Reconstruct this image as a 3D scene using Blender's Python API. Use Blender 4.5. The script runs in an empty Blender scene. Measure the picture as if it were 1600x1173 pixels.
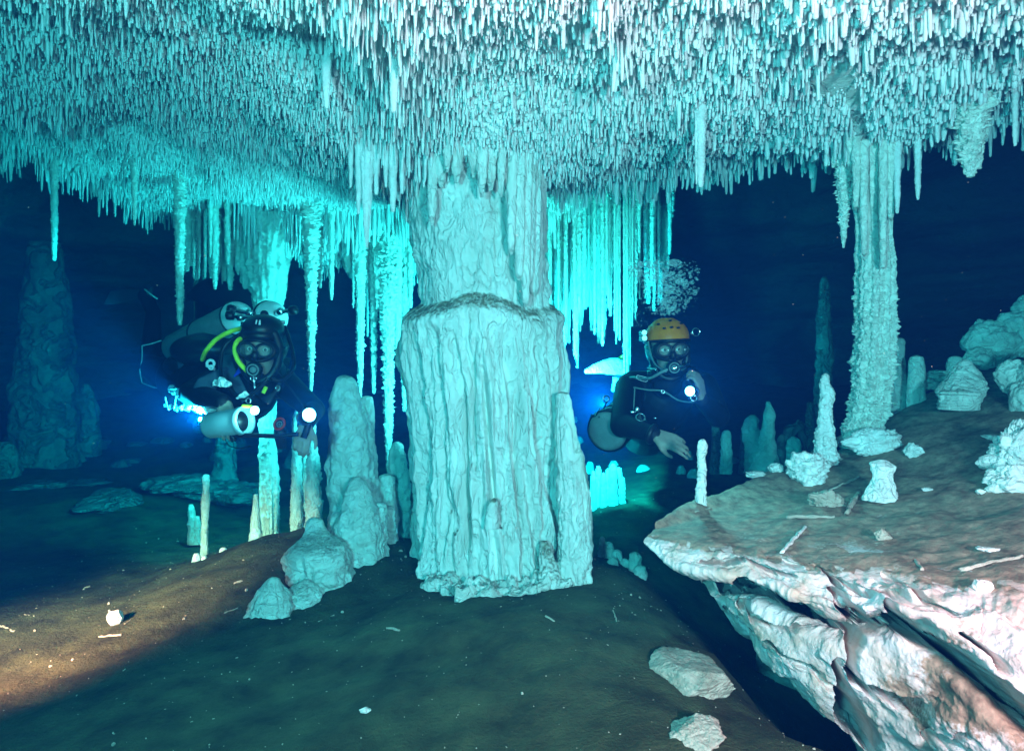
import bpy, math, random
import numpy as np
from mathutils import Vector, Matrix
S = bpy.context.scene
COL = S.collection
# ------------------------------------------------------------------ camera
CZ = 1.0                      # the camera's height in the cave; floor is roughly at z = 0.15
F = 1050.0                    # focal length in pixels of the 1600 px wide photograph
cam_d = bpy.data.cameras.new('camera'); cam = bpy.data.objects.new('camera', cam_d); COL.objects.link(cam)
cam.location = (0, 0, CZ); cam.rotation_euler = (math.radians(90), 0, 0)
cam_d.sensor_width = 36; cam_d.lens = 36 * F / 1600; cam_d.clip_start = .02; cam_d.clip_end = 200
S.camera = cam
# ------------------------------------------------------------------ world, exposure
W = bpy.data.worlds.new('World'); S.world = W; W.use_nodes = True
W.node_tree.nodes['Background'].inputs[0].default_value = (.0, .02, .06, 1)
W.node_tree.nodes['Background'].inputs[1].default_value = .05
S.view_settings.view_transform = 'Standard'; S.view_settings.look = 'None'
S.view_settings.exposure = 0; S.view_settings.gamma = 1
cy = S.cycles
cy.max_bounces = 7; cy.diffuse_bounces = 5; cy.glossy_bounces = 2; cy.transmission_bounces = 4
cy.volume_bounces = 0; cy.transparent_max_bounces = 24; cy.use_denoising = True
cy.caustics_reflective = False; cy.caustics_refractive = False

def P(px, py, d):
    return Vector(((px - 800) / F * d, d, CZ + (586.5 - py) / F * d))
# ------------------------------------------------------------------ lamps (photographer's strobes and added unseen spots; divers' lamps are in their builders)
def spot(name, loc, target, watt, deg, col=(1, 1, 1), blend=.6, r=.11):
    l = bpy.data.lights.new(name, 'SPOT'); l.energy = watt; l.spot_size = math.radians(deg); l.spot_blend = blend
    l.color = col; l.shadow_soft_size = r
    o = bpy.data.objects.new(name, l); COL.objects.link(o); o.location = loc
    dv = Vector(target) - Vector(loc); o.rotation_euler = dv.to_track_quat('-Z', 'Y').to_euler()
    return o
WARM = (.74, .080, .094)
spot('strobe_right', (.75, -.55, CZ + .10), (.95, 2.2, CZ + .42), 5900, 100, WARM, .75)
spot('added_spot_ledge', (.30, -.15, CZ + .52), (1.35, 1.7, CZ - .48), 480, 58, (1, .040, .042), .9)  # extra spot added to redden and brighten the ledge
spot('strobe_left', (-.62, -.65, CZ + .10), (-.45, 2.4, CZ + .46), 1950, 108, (.40, .235, .262), .75)
spot('strobe_floor', (-1.95, .8, CZ - .12), (-1.52, 2.5, CZ - .92), 24000, 36, (1, .052, .036), 1)
spot('added_spot_behind_column', (-.12, 3.15, CZ - .15), (-1.4, 4.0, CZ + .38), 300, 94, (.6, 1, 1.1), .7)  # unseen spot added behind the column to brighten the formations at left
spot('added_spot_curtain', (.46, 3.25, CZ - .25), (.22, 3.95, CZ + .66), 600, 78, (.6, 1, .97), .35)  # unseen spot added to brighten the curtain right of the column

# ------------------------------------------------------------------ noise
def _h(ix, iy, iz, s):
    h = (ix.astype(np.uint32) * np.uint32(374761393)) ^ (iy.astype(np.uint32) * np.uint32(668265263)) ^ (iz.astype(np.uint32) * np.uint32(2147483647)) ^ np.uint32((s * 974634777 + 1013) & 0xffffffff)
    h = (h ^ (h >> np.uint32(13))) * np.uint32(1274126177)
    h = (h ^ (h >> np.uint32(16))) * np.uint32(2246822519)
    h = h ^ (h >> np.uint32(15))
    return h.astype(np.float64) / 4294967295.0
def noise(p, s=0):
    p = np.asarray(p, float); f = np.floor(p); i = f.astype(np.int64); u = p - f; u = u * u * u * (u * (u * 6 - 15) + 10)
    i = i & 0xffffffff
    x0, y0, z0 = i[..., 0], i[..., 1], i[..., 2]; x1, y1, z1 = x0 + 1, y0 + 1, z0 + 1
    ux, uy, uz = u[..., 0], u[..., 1], u[..., 2]
    def L(a, b, t): return a + (b - a) * t
    a = L(L(_h(x0, y0, z0, s), _h(x1, y0, z0, s), ux), L(_h(x0, y1, z0, s), _h(x1, y1, z0, s), ux), uy)
    b = L(L(_h(x0, y0, z1, s), _h(x1, y0, z1, s), ux), L(_h(x0, y1, z1, s), _h(x1, y1, z1, s), ux), uy)
    return L(a, b, uz) * 2 - 1
def fbm(p, o=4, s=0, g=.5):
    p = np.asarray(p, float); r = 0; a = 1
    for k in range(o):
        r = r + a * noise(p * 2 ** k + k * 17.3, s + k); a *= g
    return r
def ridge(p, o=3, s=0):
    p = np.asarray(p, float); r = 0; a = 1
    for k in range(o):
        r = r + a * (1 - 2 * np.abs(noise(p * 2 ** k + 5.1 * k, s + k))); a *= .5
    return r
def worley(p, s=0):
    p = np.asarray(p, float); f = np.floor(p); best = np.full(p.shape[:-1], 9.)
    for dx in (-1, 0, 1):
        for dy in (-1, 0, 1):
            for dz in (-1, 0, 1):
                c = f + (dx, dy, dz); ci = c.astype(np.int64) & 0xffffffff
                q = c + np.stack([_h(ci[..., 0], ci[..., 1], ci[..., 2], s + k) for k in (1, 2, 3)], -1)
                best = np.minimum(best, ((q - p) ** 2).sum(-1))
    return np.sqrt(best)
# ------------------------------------------------------------------ mesh helpers
def mesh_np(name, V, Fq, smooth=True, mats=None, mi=None, attr=None):
    """V (n,3), Fq (m,4) or (m,3) -> mesh"""
    me = bpy.data.meshes.new(name); V = np.asarray(V, np.float32).reshape(-1, 3); Fq = np.asarray(Fq, np.int32)
    k = Fq.shape[1]; m = len(Fq)
    me.vertices.add(len(V)); me.vertices.foreach_set('co', V.ravel())
    me.loops.add(m * k); me.loops.foreach_set('vertex_index', Fq.ravel())
    me.polygons.add(m); me.polygons.foreach_set('loop_start', np.arange(0, m * k, k, dtype=np.int32))
    me.polygons.foreach_set('loop_total', np.full(m, k, np.int32))
    for mt in (mats or []): me.materials.append(mt)
    if mi is not None: me.polygons.foreach_set('material_index', np.asarray(mi, np.int32))
    me.polygons.foreach_set('use_smooth', np.full(m, smooth, bool))
    if attr is not None:
        for an, av in attr.items():
            a = me.attributes.new(an, 'FLOAT', 'POINT'); a.data.foreach_set('value', np.asarray(av, np.float32).ravel())
    me.update(calc_edges=True)
    return me
class MB:
    def __init__(s): s.V = []; s.Q = []; s.n = 0
    def add(s, V, Q):
        V = np.asarray(V, float).reshape(-1, 3); s.V.append(V); s.Q.append(np.asarray(Q) + s.n); s.n += len(V); return s
    def mesh(s, name, mats, smooth=True, **k):
        return mesh_np(name, np.concatenate(s.V), np.concatenate(s.Q), smooth, mats, **k)
    def obj(s, name, mat, parent=None, smooth=True, **k):
        return link(name, s.mesh(name, [mat], smooth, **k), parent)
def link(name, me, parent=None):
    o = bpy.data.objects.new(name, me); COL.objects.link(o)
    if parent is not None:
        o.parent = parent; o.matrix_parent_inverse = parent.matrix_basis.inverted()
    return o
def tag(o, label=None, cat=None, group=None, kind=None):
    if label: o['label'] = label
    if cat: o['category'] = cat
    if group: o['group'] = group
    if kind: o['kind'] = kind
    return o
def empty(name, loc, label, cat, group=None):
    o = bpy.data.objects.new(name, None); COL.objects.link(o); o.location = loc; o.empty_display_size = .1
    return tag(o, label, cat, group)
def rebase(o, base=None):
    """put a mesh object's origin at the thing's base"""
    me = o.data; n = len(me.vertices); V = np.empty(n * 3, np.float32); me.vertices.foreach_get('co', V); V = V.reshape(-1, 3)
    if base is None: base = ((V[:, 0].min() + V[:, 0].max()) / 2, (V[:, 1].min() + V[:, 1].max()) / 2, V[:, 2].min())
    V -= np.array(base, np.float32); me.vertices.foreach_set('co', V.ravel()); me.update(); o.location = base
    return o
def gridq(nu, nv, wrap=False):
    """nu rows, nv columns (wrap joins last column to the first)"""
    i = np.arange(nu - 1)[:, None]; j = np.arange(nv if wrap else nv - 1)[None]
    a = i * nv + j; b = i * nv + (j + 1) % nv
    return np.stack([a, b, b + nv, a + nv], -1).reshape(-1, 4)
def catmull(C, n):
    """C (k, m) control values -> (n, m)"""
    C = np.asarray(C, float); k = len(C); E = np.vstack([2 * C[0] - C[1], C, 2 * C[-1] - C[-2]])
    t = np.linspace(0, k - 1, n); i = np.minimum(t.astype(int), k - 2); u = (t - i)[:, None]
    p0, p1, p2, p3 = E[i], E[i + 1], E[i + 2], E[i + 3]
    return .5 * ((2 * p1) + (p2 - p0) * u + (2 * p0 - 5 * p1 + 4 * p2 - p3) * u ** 2 + (3 * p1 - p0 - 3 * p2 + p3) * u ** 3)
def lerp_ctrl(C, n):
    C = np.asarray(C, float); t = np.linspace(0, len(C) - 1, n); i = np.minimum(t.astype(int), len(C) - 2); u = (t - i)[:, None]
    return C[i] * (1 - u) + C[i + 1] * u
# free tube along any path (hoses, bars, cords)
def pipe(pts, r, n=40, k=10, closed=False, cap=True):
    pts = [tuple(p) for p in pts]
    C = catmull(np.array([list(p) + [rr] for p, rr in zip(pts, r if hasattr(r, '__len__') else [r] * len(pts))]), n) if len(pts) > 2 else lerp_ctrl([list(p) + [rr] for p, rr in zip(pts, r if hasattr(r, '__len__') else [r] * len(pts))], n)
    c = C[:, :3]; R = np.maximum(C[:, 3], 1e-4)
    t = np.gradient(c, axis=0); t /= np.linalg.norm(t, axis=1)[:, None] + 1e-9
    a = np.cross(t[0], (0, 0, 1)); a = a if np.linalg.norm(a) > .1 else np.cross(t[0], (1, 0, 0))
    A = []
    for q in t:
        a = a - q * a.dot(q); a = a / np.linalg.norm(a); A.append(a)
    A = np.array(A); B = np.cross(t, A); th = np.linspace(0, 2 * np.pi, k, endpoint=False)
    V = c[:, None] + R[:, None, None] * (A[:, None] * np.cos(th)[None, :, None] + B[:, None] * np.sin(th)[None, :, None])
    if cap:
        V = np.concatenate([c[:1, None] + 0 * V[:1], V, c[-1:, None] + 0 * V[-1:]])
    return V.reshape(-1, 3), gridq(len(V), k, True)
def lathe(base, axis, prof, k=32):
    """prof: list of (distance along axis, radius)"""
    base = np.array(base, float); ax = np.array(axis, float); ax /= np.linalg.norm(ax)
    a = np.cross(ax, (0, 0, 1)); a = a if np.linalg.norm(a) > .1 else np.cross(ax, (1, 0, 0)); a /= np.linalg.norm(a); b = np.cross(ax, a)
    th = np.linspace(0, 2 * np.pi, k, endpoint=False); Pf = np.array(prof, float)
    V = base + Pf[:, 0][:, None, None] * ax + Pf[:, 1][:, None, None] * (a * np.cos(th)[None, :, None] + b * np.sin(th)[None, :, None])
    return V.reshape(-1, 3), gridq(len(Pf), k, True)
def ellipsoid(c, r, R=None, nu=20, nv=28):
    u = np.linspace(0, np.pi, nu)[:, None]; v = np.linspace(0, 2 * np.pi, nv, endpoint=False)[None]
    D = np.stack([np.sin(u) * np.cos(v), np.sin(u) * np.sin(v), -np.cos(u) * np.ones_like(v)], -1).reshape(-1, 3) * np.array(r)
    if R is not None: D = D @ np.array(R.to_3x3() if hasattr(R, 'to_3x3') else R).T
    return D + np.array(c), gridq(nu, nv, True)
def torus(c, axis, R, r, k=40, m=10, sq=1.0):
    ax = Vector(axis).normalized(); a = ax.orthogonal().normalized(); b = ax.cross(a); c = Vector(c)
    pts = []
    th = np.linspace(0, 2 * np.pi, k, endpoint=False); ph = np.linspace(0, 2 * np.pi, m, endpoint=False)
    A, B, X = np.array(a), np.array(b), np.array(ax)
    rad = A * np.cos(th)[:, None] + B * np.sin(th)[:, None] * sq
    V = np.array(c) + rad[:, None] * (R + r * np.cos(ph))[None, :, None] + X * (r * np.sin(ph))[None, :, None]
    Q = []
    for i in range(k):
        for j in range(m):
            Q.append((i * m + j, ((i + 1) % k) * m + j, ((i + 1) % k) * m + (j + 1) % m, i * m + (j + 1) % m))
    return V.reshape(-1, 3), np.array(Q)
# ------------------------------------------------------------------ materials
def mat(name, col, rough=.6, metal=0., spec=.3, emit=None, es=0, alpha=None):
    m = bpy.data.materials.new(name); m.use_nodes = True; b = m.node_tree.nodes['Principled BSDF']
    b.inputs['Base Color'].default_value = (*col, 1); b.inputs['Roughness'].default_value = rough
    b.inputs['Metallic'].default_value = metal; b.inputs['Specular IOR Level'].default_value = spec
    if emit: b.inputs['Emission Color'].default_value = (*emit, 1); b.inputs['Emission Strength'].default_value = es
    return m
def rock(name, c1, c2, sed=(.16, .12, .08), sed_lo=.45, sed_hi=.85, sc=9., bump=.35, fine=60., attr=None, rough=.8, sed_amt=1., stretch=1., bd=.01, wr=1.):
    """mottled mineral, silt settled where the surface faces up (or where attribute attr says)"""
    m = bpy.data.materials.new(name); m.use_nodes = True; nt = m.node_tree; N = nt.nodes; L = nt.links
    b = N['Principled BSDF']; b.inputs['Roughness'].default_value = rough; b.inputs['Specular IOR Level'].default_value = .2
    g = N.new('ShaderNodeNewGeometry'); mp = N.new('ShaderNodeMapping'); mp.inputs['Scale'].default_value = (1, 1, stretch)
    L.new(g.outputs['Position'], mp.inputs['Vector'])
    n1 = N.new('ShaderNodeTexNoise'); n1.inputs['Scale'].default_value = sc; n1.inputs['Detail'].default_value = 5; n1.inputs['Roughness'].default_value = .6
    L.new(mp.outputs[0], n1.inputs['Vector'])
    r1 = N.new('ShaderNodeMapRange'); r1.inputs[1].default_value = .3; r1.inputs[2].default_value = .7; L.new(n1.outputs['Fac'], r1.inputs[0])
    mx = N.new('ShaderNodeMix'); mx.data_type = 'RGBA'; mx.inputs[6].default_value = (*c1, 1); mx.inputs[7].default_value = (*c2, 1)
    L.new(r1.outputs[0], mx.inputs[0]); out = mx.outputs[2]
    n2 = N.new('ShaderNodeTexNoise'); n2.inputs['Scale'].default_value = fine; n2.inputs['Detail'].default_value = 4; L.new(g.outputs['Position'], n2.inputs['Vector'])
    if sed_amt > 0:
        if attr:
            at = N.new('ShaderNodeAttribute'); at.attribute_name = attr; src = at.outputs['Fac']
        else:
            sp = N.new('ShaderNodeSeparateXYZ'); L.new(g.outputs['Normal'], sp.inputs[0]); src = sp.outputs['Z']
        ad = N.new('ShaderNodeMath'); ad.operation = 'MULTIPLY_ADD'; ad.inputs[1].default_value = .9; L.new(n2.outputs['Fac'], ad.inputs[0])
        sb = N.new('ShaderNodeMath'); sb.operation = 'SUBTRACT'; sb.inputs[1].default_value = .45; L.new(src, sb.inputs[0]); L.new(sb.outputs[0], ad.inputs[2])
        r2 = N.new('ShaderNodeMapRange'); r2.inputs[1].default_value = sed_lo; r2.inputs[2].default_value = sed_hi; r2.inputs[4].default_value = sed_amt
        L.new(ad.outputs[0], r2.inputs[0])
        n3 = N.new('ShaderNodeTexNoise'); n3.inputs['Scale'].default_value = 22; n3.inputs['Detail'].default_value = 6; n3.inputs['Roughness'].default_value = .7; L.new(g.outputs['Position'], n3.inputs['Vector'])
        cr = N.new('ShaderNodeMix'); cr.data_type = 'RGBA'; cr.inputs[6].default_value = (*[x * .5 for x in sed], 1); cr.inputs[7].default_value = (*[x * 1.5 for x in sed], 1)
        r3 = N.new('ShaderNodeMapRange'); r3.inputs[1].default_value = .35; r3.inputs[2].default_value = .7; L.new(n3.outputs['Fac'], r3.inputs[0]); L.new(r3.outputs[0], cr.inputs[0])
        m2 = N.new('ShaderNodeMix'); m2.data_type = 'RGBA'; L.new(r2.outputs[0], m2.inputs[0]); L.new(out, m2.inputs[6]); L.new(cr.outputs[2], m2.inputs[7]); out = m2.outputs[2]
    L.new(out, b.inputs['Base Color'])
    n4 = N.new('ShaderNodeTexNoise'); n4.inputs['Scale'].default_value = fine * .6; n4.inputs['Detail'].default_value = 7; n4.inputs['Roughness'].default_value = .62; L.new(mp.outputs[0], n4.inputs['Vector'])
    n5 = N.new('ShaderNodeTexNoise'); n5.inputs['Scale'].default_value = fine * .22; n5.inputs['Detail'].default_value = 5; n5.inputs['Distortion'].default_value = .8; L.new(mp.outputs[0], n5.inputs['Vector'])
    ab = N.new('ShaderNodeMath'); ab.operation = 'SUBTRACT'; ab.inputs[1].default_value = .5; L.new(n5.outputs['Fac'], ab.inputs[0])
    a2 = N.new('ShaderNodeMath'); a2.operation = 'ABSOLUTE'; L.new(ab.outputs[0], a2.inputs[0])
    a3 = N.new('ShaderNodeMapRange'); a3.inputs[1].default_value = 0; a3.inputs[2].default_value = .07; L.new(a2.outputs[0], a3.inputs[0])
    b5 = N.new('ShaderNodeBump'); b5.inputs['Strength'].default_value = min(1, bump * 1.1 * wr); b5.inputs['Distance'].default_value = bd * 1.1; L.new(a3.outputs[0], b5.inputs['Height'])
    bp = N.new('ShaderNodeBump'); bp.inputs['Strength'].default_value = bump; bp.inputs['Distance'].default_value = bd; L.new(b5.outputs[0], bp.inputs['Normal'])
    L.new(n4.outputs['Fac'], bp.inputs['Height']); L.new(bp.outputs[0], b.inputs['Normal'])
    return m
M = {}
M['ceil'] = rock('ceiling_calcite', (.62, .60, .55), (.82, .80, .76), sed_amt=0, sc=5, fine=70, bump=1, bd=.02)
M['straw'] = rock('straw_calcite', (.62, .60, .57), (.84, .82, .79), sed_amt=0, sc=14, fine=120, bump=.3, bd=.004)
M['column'] = rock('column_flowstone', (.62, .61, .55), (.84, .83, .78), sed=(.17, .14, .08), sed_lo=.40, sed_hi=.80, sc=7, fine=95, bump=.65, stretch=.45, bd=.007, sed_amt=.9)
M['calcite'] = rock('stalagmite_calcite', (.56, .55, .49), (.80, .79, .73), sed=(.22, .18, .12), sed_lo=.75, sed_hi=1.25, sc=12, fine=95, bump=.6, bd=.006)
M['white'] = rock('white_calcite', (.74, .70, .66), (.90, .87, .84), sed=(.2, .15, .1), sed_lo=.8, sed_hi=1.4, sc=14, fine=90, bump=.6, bd=.006)
M['frost'] = rock('frosted_calcite', (.66, .64, .56), (.86, .84, .76), sed_amt=0, sc=30, fine=140, bump=.6, bd=.006)
M['floor'] = rock('silt', (.020, .025, .012), (.078, .090, .042), sed=(.34, .30, .24), sed_lo=.885, sed_hi=.93, attr='chips', sc=7, fine=150, bump=1, bd=.010, rough=.95, wr=0)
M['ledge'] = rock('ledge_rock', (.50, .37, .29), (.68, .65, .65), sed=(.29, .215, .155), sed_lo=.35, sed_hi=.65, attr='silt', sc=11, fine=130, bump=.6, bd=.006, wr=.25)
M['wall'] = rock('cave_wall_rock', (.10, .095, .085), (.26, .25, .22), sed_amt=0, sc=1.2, fine=12, bump=1, bd=.08, wr=.3)
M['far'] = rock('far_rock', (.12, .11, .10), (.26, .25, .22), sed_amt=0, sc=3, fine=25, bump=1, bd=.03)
M['patch'] = rock('silty_rock', (.30, .27, .21), (.50, .46, .38), sed=(.16, .12, .08), sed_lo=1.0, sed_hi=1.5, sc=14, fine=110, bump=.8, bd=.007, wr=.4)
# ------------------------------------------------------------------ surfaces through control points
class Spline2:
    def __init__(s, pts):
        A = np.array(pts, float); s.X = A[:, :2]; n = len(A)
        K = np.linalg.norm(s.X[:, None] - s.X[None], axis=-1); Pm = np.c_[np.ones(n), s.X]
        M_ = np.block([[K - np.eye(n) * .02, Pm], [Pm.T, np.zeros((3, 3))]]); s.w = np.linalg.solve(M_, np.r_[A[:, 2], 0, 0, 0]); s.n = n
    def __call__(s, x, y):
        x = np.asarray(x, float); y = np.asarray(y, float)
        r = s.w[s.n] + s.w[s.n + 1] * x + s.w[s.n + 2] * y
        for (a, b), w in zip(s.X, s.w): r = r + w * np.sqrt((x - a) ** 2 + (y - b) ** 2)
        return r
def PP(*l): return [tuple(P(*q)) for q in l]
z0 = CZ
floor_pts = PP((0, 1173, 1.6), (400, 1173, 1.5), (800, 1173, 1.43), (1070, 1100, 1.62), (780, 930, 2.45), (915, 885, 2.68), (640, 835, 3.15), (600, 850, 2.95),
    (480, 822, 3.25), (480, 942, 2.52), (400, 975, 2.3), (320, 858, 3.4), (200, 905, 3.0), (0, 930, 2.85), (0, 1040, 2.1), (440, 1100, 1.75), (420, 836, 3.3),
    (0, 765, 5.0), (150, 765, 5.0), (280, 790, 4.7), (960, 778, 3.9), (1080, 745, 4.6), (1200, 712, 5.0), (1000, 800, 3.6),
    (180, 720, 6.6), (60, 690, 7.3), (400, 730, 6.0), (960, 700, 6.5), (1250, 690, 6)) + [
    (.41, 2.6, z0 - .76), (.60, 2.0, z0 - .79), (.74, 1.5, z0 - .815), (.82, 1.0, z0 - .82), (.85, .3, z0 - .85),
    (.80, 2.75, z0 - 1.02), (1.0, 2.1, z0 - 1.35), (1.12, 1.5, z0 - 1.5), (1.2, .8, z0 - 1.5), (1.25, 0, z0 - 1.5), (1.6, 1.5, z0 - 1.6), (2.2, 1, z0 - 1.6), (1.7, 2.6, z0 - 1.3), (3, 2, z0 - 1.5),
    (-3, .5, z0 - .92), (-1.2, .3, z0 - .93), (0, .3, z0 - .9), (-1.2, 4.1, z0 - 1.08), (-.6, 4.1, z0 - 1.0), (-2.0, 4.1, z0 - .98), (0, 4.2, z0 - .95), (-4.5, 3, z0 - .8), (-5, 5, z0 - .7), (-5, -2, z0 - .8), (0, -3, z0 - .8), (4, -2, z0 - 1.2),
    (-1.5, 5.6, z0 - 1.0), (-3, 5.9, z0 - 1.0), (-4, 9, z0 - .2), (-1, 9, z0 - .35), (2, 8.5, z0 - .4), (5, 8, z0 - .2), (5, 4, z0 - .8)]
fspl = Spline2(floor_pts)
def hfloor(x, y):
    x = np.asarray(x, float); y = np.asarray(y, float)
    q = np.stack([x, y, 0 * x], -1)
    return fspl(x, y) + .035 * fbm(q * 1.1, 3, 3) + .014 * fbm(q * 3.4, 3, 6) + .006 * fbm(q * 9, 3, 5) + np.clip((y - 5.4) * .25, 0, 1) * .12 * ridge(q * 1.6, 3, 9) * .6
def gaxis(lo, hi, c0, c1, fine, coarse):
    """uneven axis: fine between c0 and c1"""
    return np.unique(np.r_[np.arange(lo, c0, coarse), np.arange(c0, c1, fine), np.arange(c1, hi + coarse, coarse)])
X = gaxis(-9, 9, -2.6, 1.9, .0125, .07); Y = gaxis(-5, 12, 1.2, 4.6, .0125, .07)
gx, gy = np.meshgrid(X, Y); gz = hfloor(gx, gy)
q3 = np.stack([gx, gy, 0 * gx], -1)
near = (gy > 1) & (gy < 5)
gz = gz + np.where(near, .0022 * noise(q3 * 60, 8) + .0018 * noise(q3 * 110, 4), 0)
streak = np.clip(fbm(q3 * (3, 3, 1), 3, 21) * .5 + .05, -.2, .35)
me = mesh_np('cave_floor', np.stack([gx, gy, gz], -1).reshape(-1, 3), gridq(len(Y), len(X)), True, [M['floor']], attr={'chips': .42 + .12 * streak.ravel()})
tag(link('cave_floor', me), kind='structure')
def floor_at(px, py):
    o = np.array((0, 0, CZ)); v = np.array(((px - 800) / F, 1, (586.5 - py) / F))
    t = np.linspace(.8, 9, 1200); p = o + t[:, None] * v; h = hfloor(p[:, 0], p[:, 1]); k = np.argmax(p[:, 2] < h)
    return Vector(p[k] if k else p[-1])
# ceiling ------------------------------------------------------------
edge_x = np.array([-6, -2.25, -2.05, -1.9, -1.15, -.2, .1, .45, .9, 1.4, 1.8, 2.05, 2.5, 6])
edge_y = np.array([3.0, 3.1, 3.45, 4.1, 4.2, 4.2, 3.9, 3.15, 3.2, 3.0, 2.9, 2.75, 2.6, 2.6])
def cedge(x): return np.interp(x, edge_x, edge_y)
ceil_pts = [(-3, 1, z0 + 1.02), (-3, 3, z0 + .98), (-1.5, 1.5, z0 + 1.02), (-1.6, 2.5, z0 + 1.04), (-1.9, 3.1, z0 + 1.0), (-.9, 1.8, z0 + 1.02), (-.9, 2.6, z0 + 1.0), (-1.2, 3.3, z0 + .98),
    (-.8, 4.1, z0 + .88), (-.3, 4.1, z0 + .86), (0, .5, z0 + .95), (0, 1.5, z0 + .94), (-.32, 2.0, z0 + .93), (-.15, 2.5, z0 + .84), (.05, 2.6, z0 + .82), (-.45, 2.9, z0 + .86), (.3, 2.0, z0 + .95), (.9, 1.5, z0 + .93),
    (.6, 2.6, z0 + .97), (.5, 3.1, z0 + .98), (1, 3.1, z0 + 1.03), (1.3, 2.1, z0 + .96), (1.4, 2.6, z0 + .96), (1.8, 2.0, z0 + 1.0), (2.0, 2.7, z0 + 1.08), (3, 2.4, z0 + 1.1), (3, 1, z0 + 1.05),
    (.4, 4, z0 + .95), (0, 3.4, z0 + .88), (-1.2, -1, z0 + 1.05), (2, -1, z0 + 1.1), (-5, 2, z0 + .8), (-5, 0, z0 + .8), (6, 2, z0 + 1), (0, -4, z0 + .8)]
cspl = Spline2(ceil_pts)
def hceil(x, y, fine=True):
    x = np.asarray(x, float); y = np.asarray(y, float); q = np.stack([x, y, 0 * x], -1)
    z = cspl(x, y) + .05 * fbm(q * 1.9, 3, 31) + .035 * np.clip(ridge(q * (2.6, 1.2, 1), 2, 33) - .1, -1, 1)
    if fine: z = z + .009 * fbm(q * 13, 2, 35) + .008 * fbm(q * (4, 9, 1), 3, 36)
    dr = np.hypot((x - 1.33) / 1.25, (y - 2.58)); z = z - .03 * np.exp(-(dr / .10) ** 2) - .06 * np.exp(-(dr / .34) ** 2) - .03 * np.exp(-(((x - 1.18) / .13) ** 2 + ((y - 2.25) / .25) ** 2))   # funnel into the right pillar
    dc = np.hypot(x + .12, (y - 2.85)); z = z - .10 * np.exp(-(dc / .42) ** 2)
    ex = y - cedge(x)
    return z + np.clip(ex, 0, 2) ** 1.2 * 1.9
X = gaxis(-6.5, 6.5, -2.7, 2.7, .016, .12); Y = gaxis(-4.6, 4.9, 1.1, 4.4, .016, .12)
gx, gy = np.meshgrid(X, Y); gz = hceil(gx, gy)
me = mesh_np('cave_ceiling', np.stack([gx, gy, gz], -1).reshape(-1, 3), gridq(len(Y), len(X)), True, [M['ceil']])
tag(link('cave_ceiling', me), kind='structure')
# the cavern's outer shell
u = np.linspace(.02, np.pi - .02, 150)[:, None]; v = np.linspace(0, 2 * np.pi, 300, endpoint=False)[None]
D = np.stack([np.sin(u) * np.cos(v), np.sin(u) * np.sin(v), -np.cos(u) * np.ones_like(v)], -1)
Rr = 1 + .05 * fbm(D * 4, 4, 41) + .035 * ridge(D * (3, 3, 14), 3, 44)
V = D * Rr[..., None] * (8.2, 6.9, 2.9) + (0, 3.4, CZ + .35)
tag(link('cave_wall', mesh_np('cave_wall', V.reshape(-1, 3), gridq(150, 300, True), True, [M['wall']])), kind='structure')
# ------------------------------------------------------------------ straw stalactites on the ceiling
rng = np.random.default_rng(7)
sx = .0146; XX, YY = np.meshgrid(np.arange(-3.3, 3.1, sx), np.arange(.5, 4.3, sx))
pts = np.stack([XX.ravel(), YY.ravel()], -1) + rng.uniform(-.5, .5, (XX.size, 2)) * sx * 1.1
ex = pts[:, 1] - cedge(pts[:, 0]) - .04 * noise(np.c_[pts * 5, pts[:, :1] * 0], 2)
keep = (ex < .04) & (np.abs(pts[:, 0]) < pts[:, 1] * .83 + .35)
dcol = np.hypot((pts[:, 0] + .13), (pts[:, 1] - 2.80)); keep &= dcol > .235
keep &= np.hypot(pts[:, 0] - 1.39, pts[:, 1] - 2.6) > .11; keep &= np.hypot(np.interp(pts[:, 1], [2.1, 2.6], [1.03, 1.37]) - pts[:, 0], 0) + 9 * ((pts[:, 1] < 2.08) | (pts[:, 1] > 2.6)) > .030 + .02 * noise(np.c_[pts * 9, 0 * pts[:, :1]], 3)
dens = fbm(np.c_[pts * 2.2, 0 * pts[:, :1]], 3, 51); keep &= rng.uniform(0, 1, len(pts)) < np.clip(.93 + .3 * dens, .55, 1)
pts = pts[keep]; n = len(pts); q = np.c_[pts, np.zeros(n)]
patch = fbm(q * 3.1, 3, 61)
lines = np.clip(ridge(q * (5.5, 3.0, 1), 2, 63) - .75, 0, .6); Ls = .012 + .010 * np.clip(patch + .3, 0, 1.4) + .022 * rng.random(n) + (.025 + .08 * lines) * rng.random(n) ** 6
right = np.clip((pts[:, 0] + .1) * .8, 0, 1); Ls *= 1 + .35 * right
ridgez = np.exp(-((pts[:, 0] + .36 + .04 * (pts[:, 1] - 2)) / .16) ** 2); Ls += ridgez * (.010 + .10 * rng.random(n) ** 3)
edgez = np.exp(-((pts[:, 1] - cedge(pts[:, 0])) / .22) ** 2); Ls += edgez * (.025 * rng.random(n) + .12 * rng.random(n) ** 3)
cc = rng.uniform((-2.4, 1.1), (2.2, 3.3), (34, 2)); cd = np.min(np.hypot(pts[:, None, 0] - cc[None, :, 0], (pts[:, None, 1] - cc[None, :, 1]) * .7), 1); Ls += np.exp(-(cd / .035) ** 2) * (.02 + .10 * rng.random(n) ** 1.5)
lcurt = ((pts[:, 0] > -1.5) & (pts[:, 0] < .4) & (pts[:, 1] > 3.6)); Ls += lcurt * (.04 + .18 * rng.random(n) ** 2)
Rs = (.0036 + .0062 * rng.random(n) ** 2.2) * (1 + .35 * right) + .004 * (Ls > .16)
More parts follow.
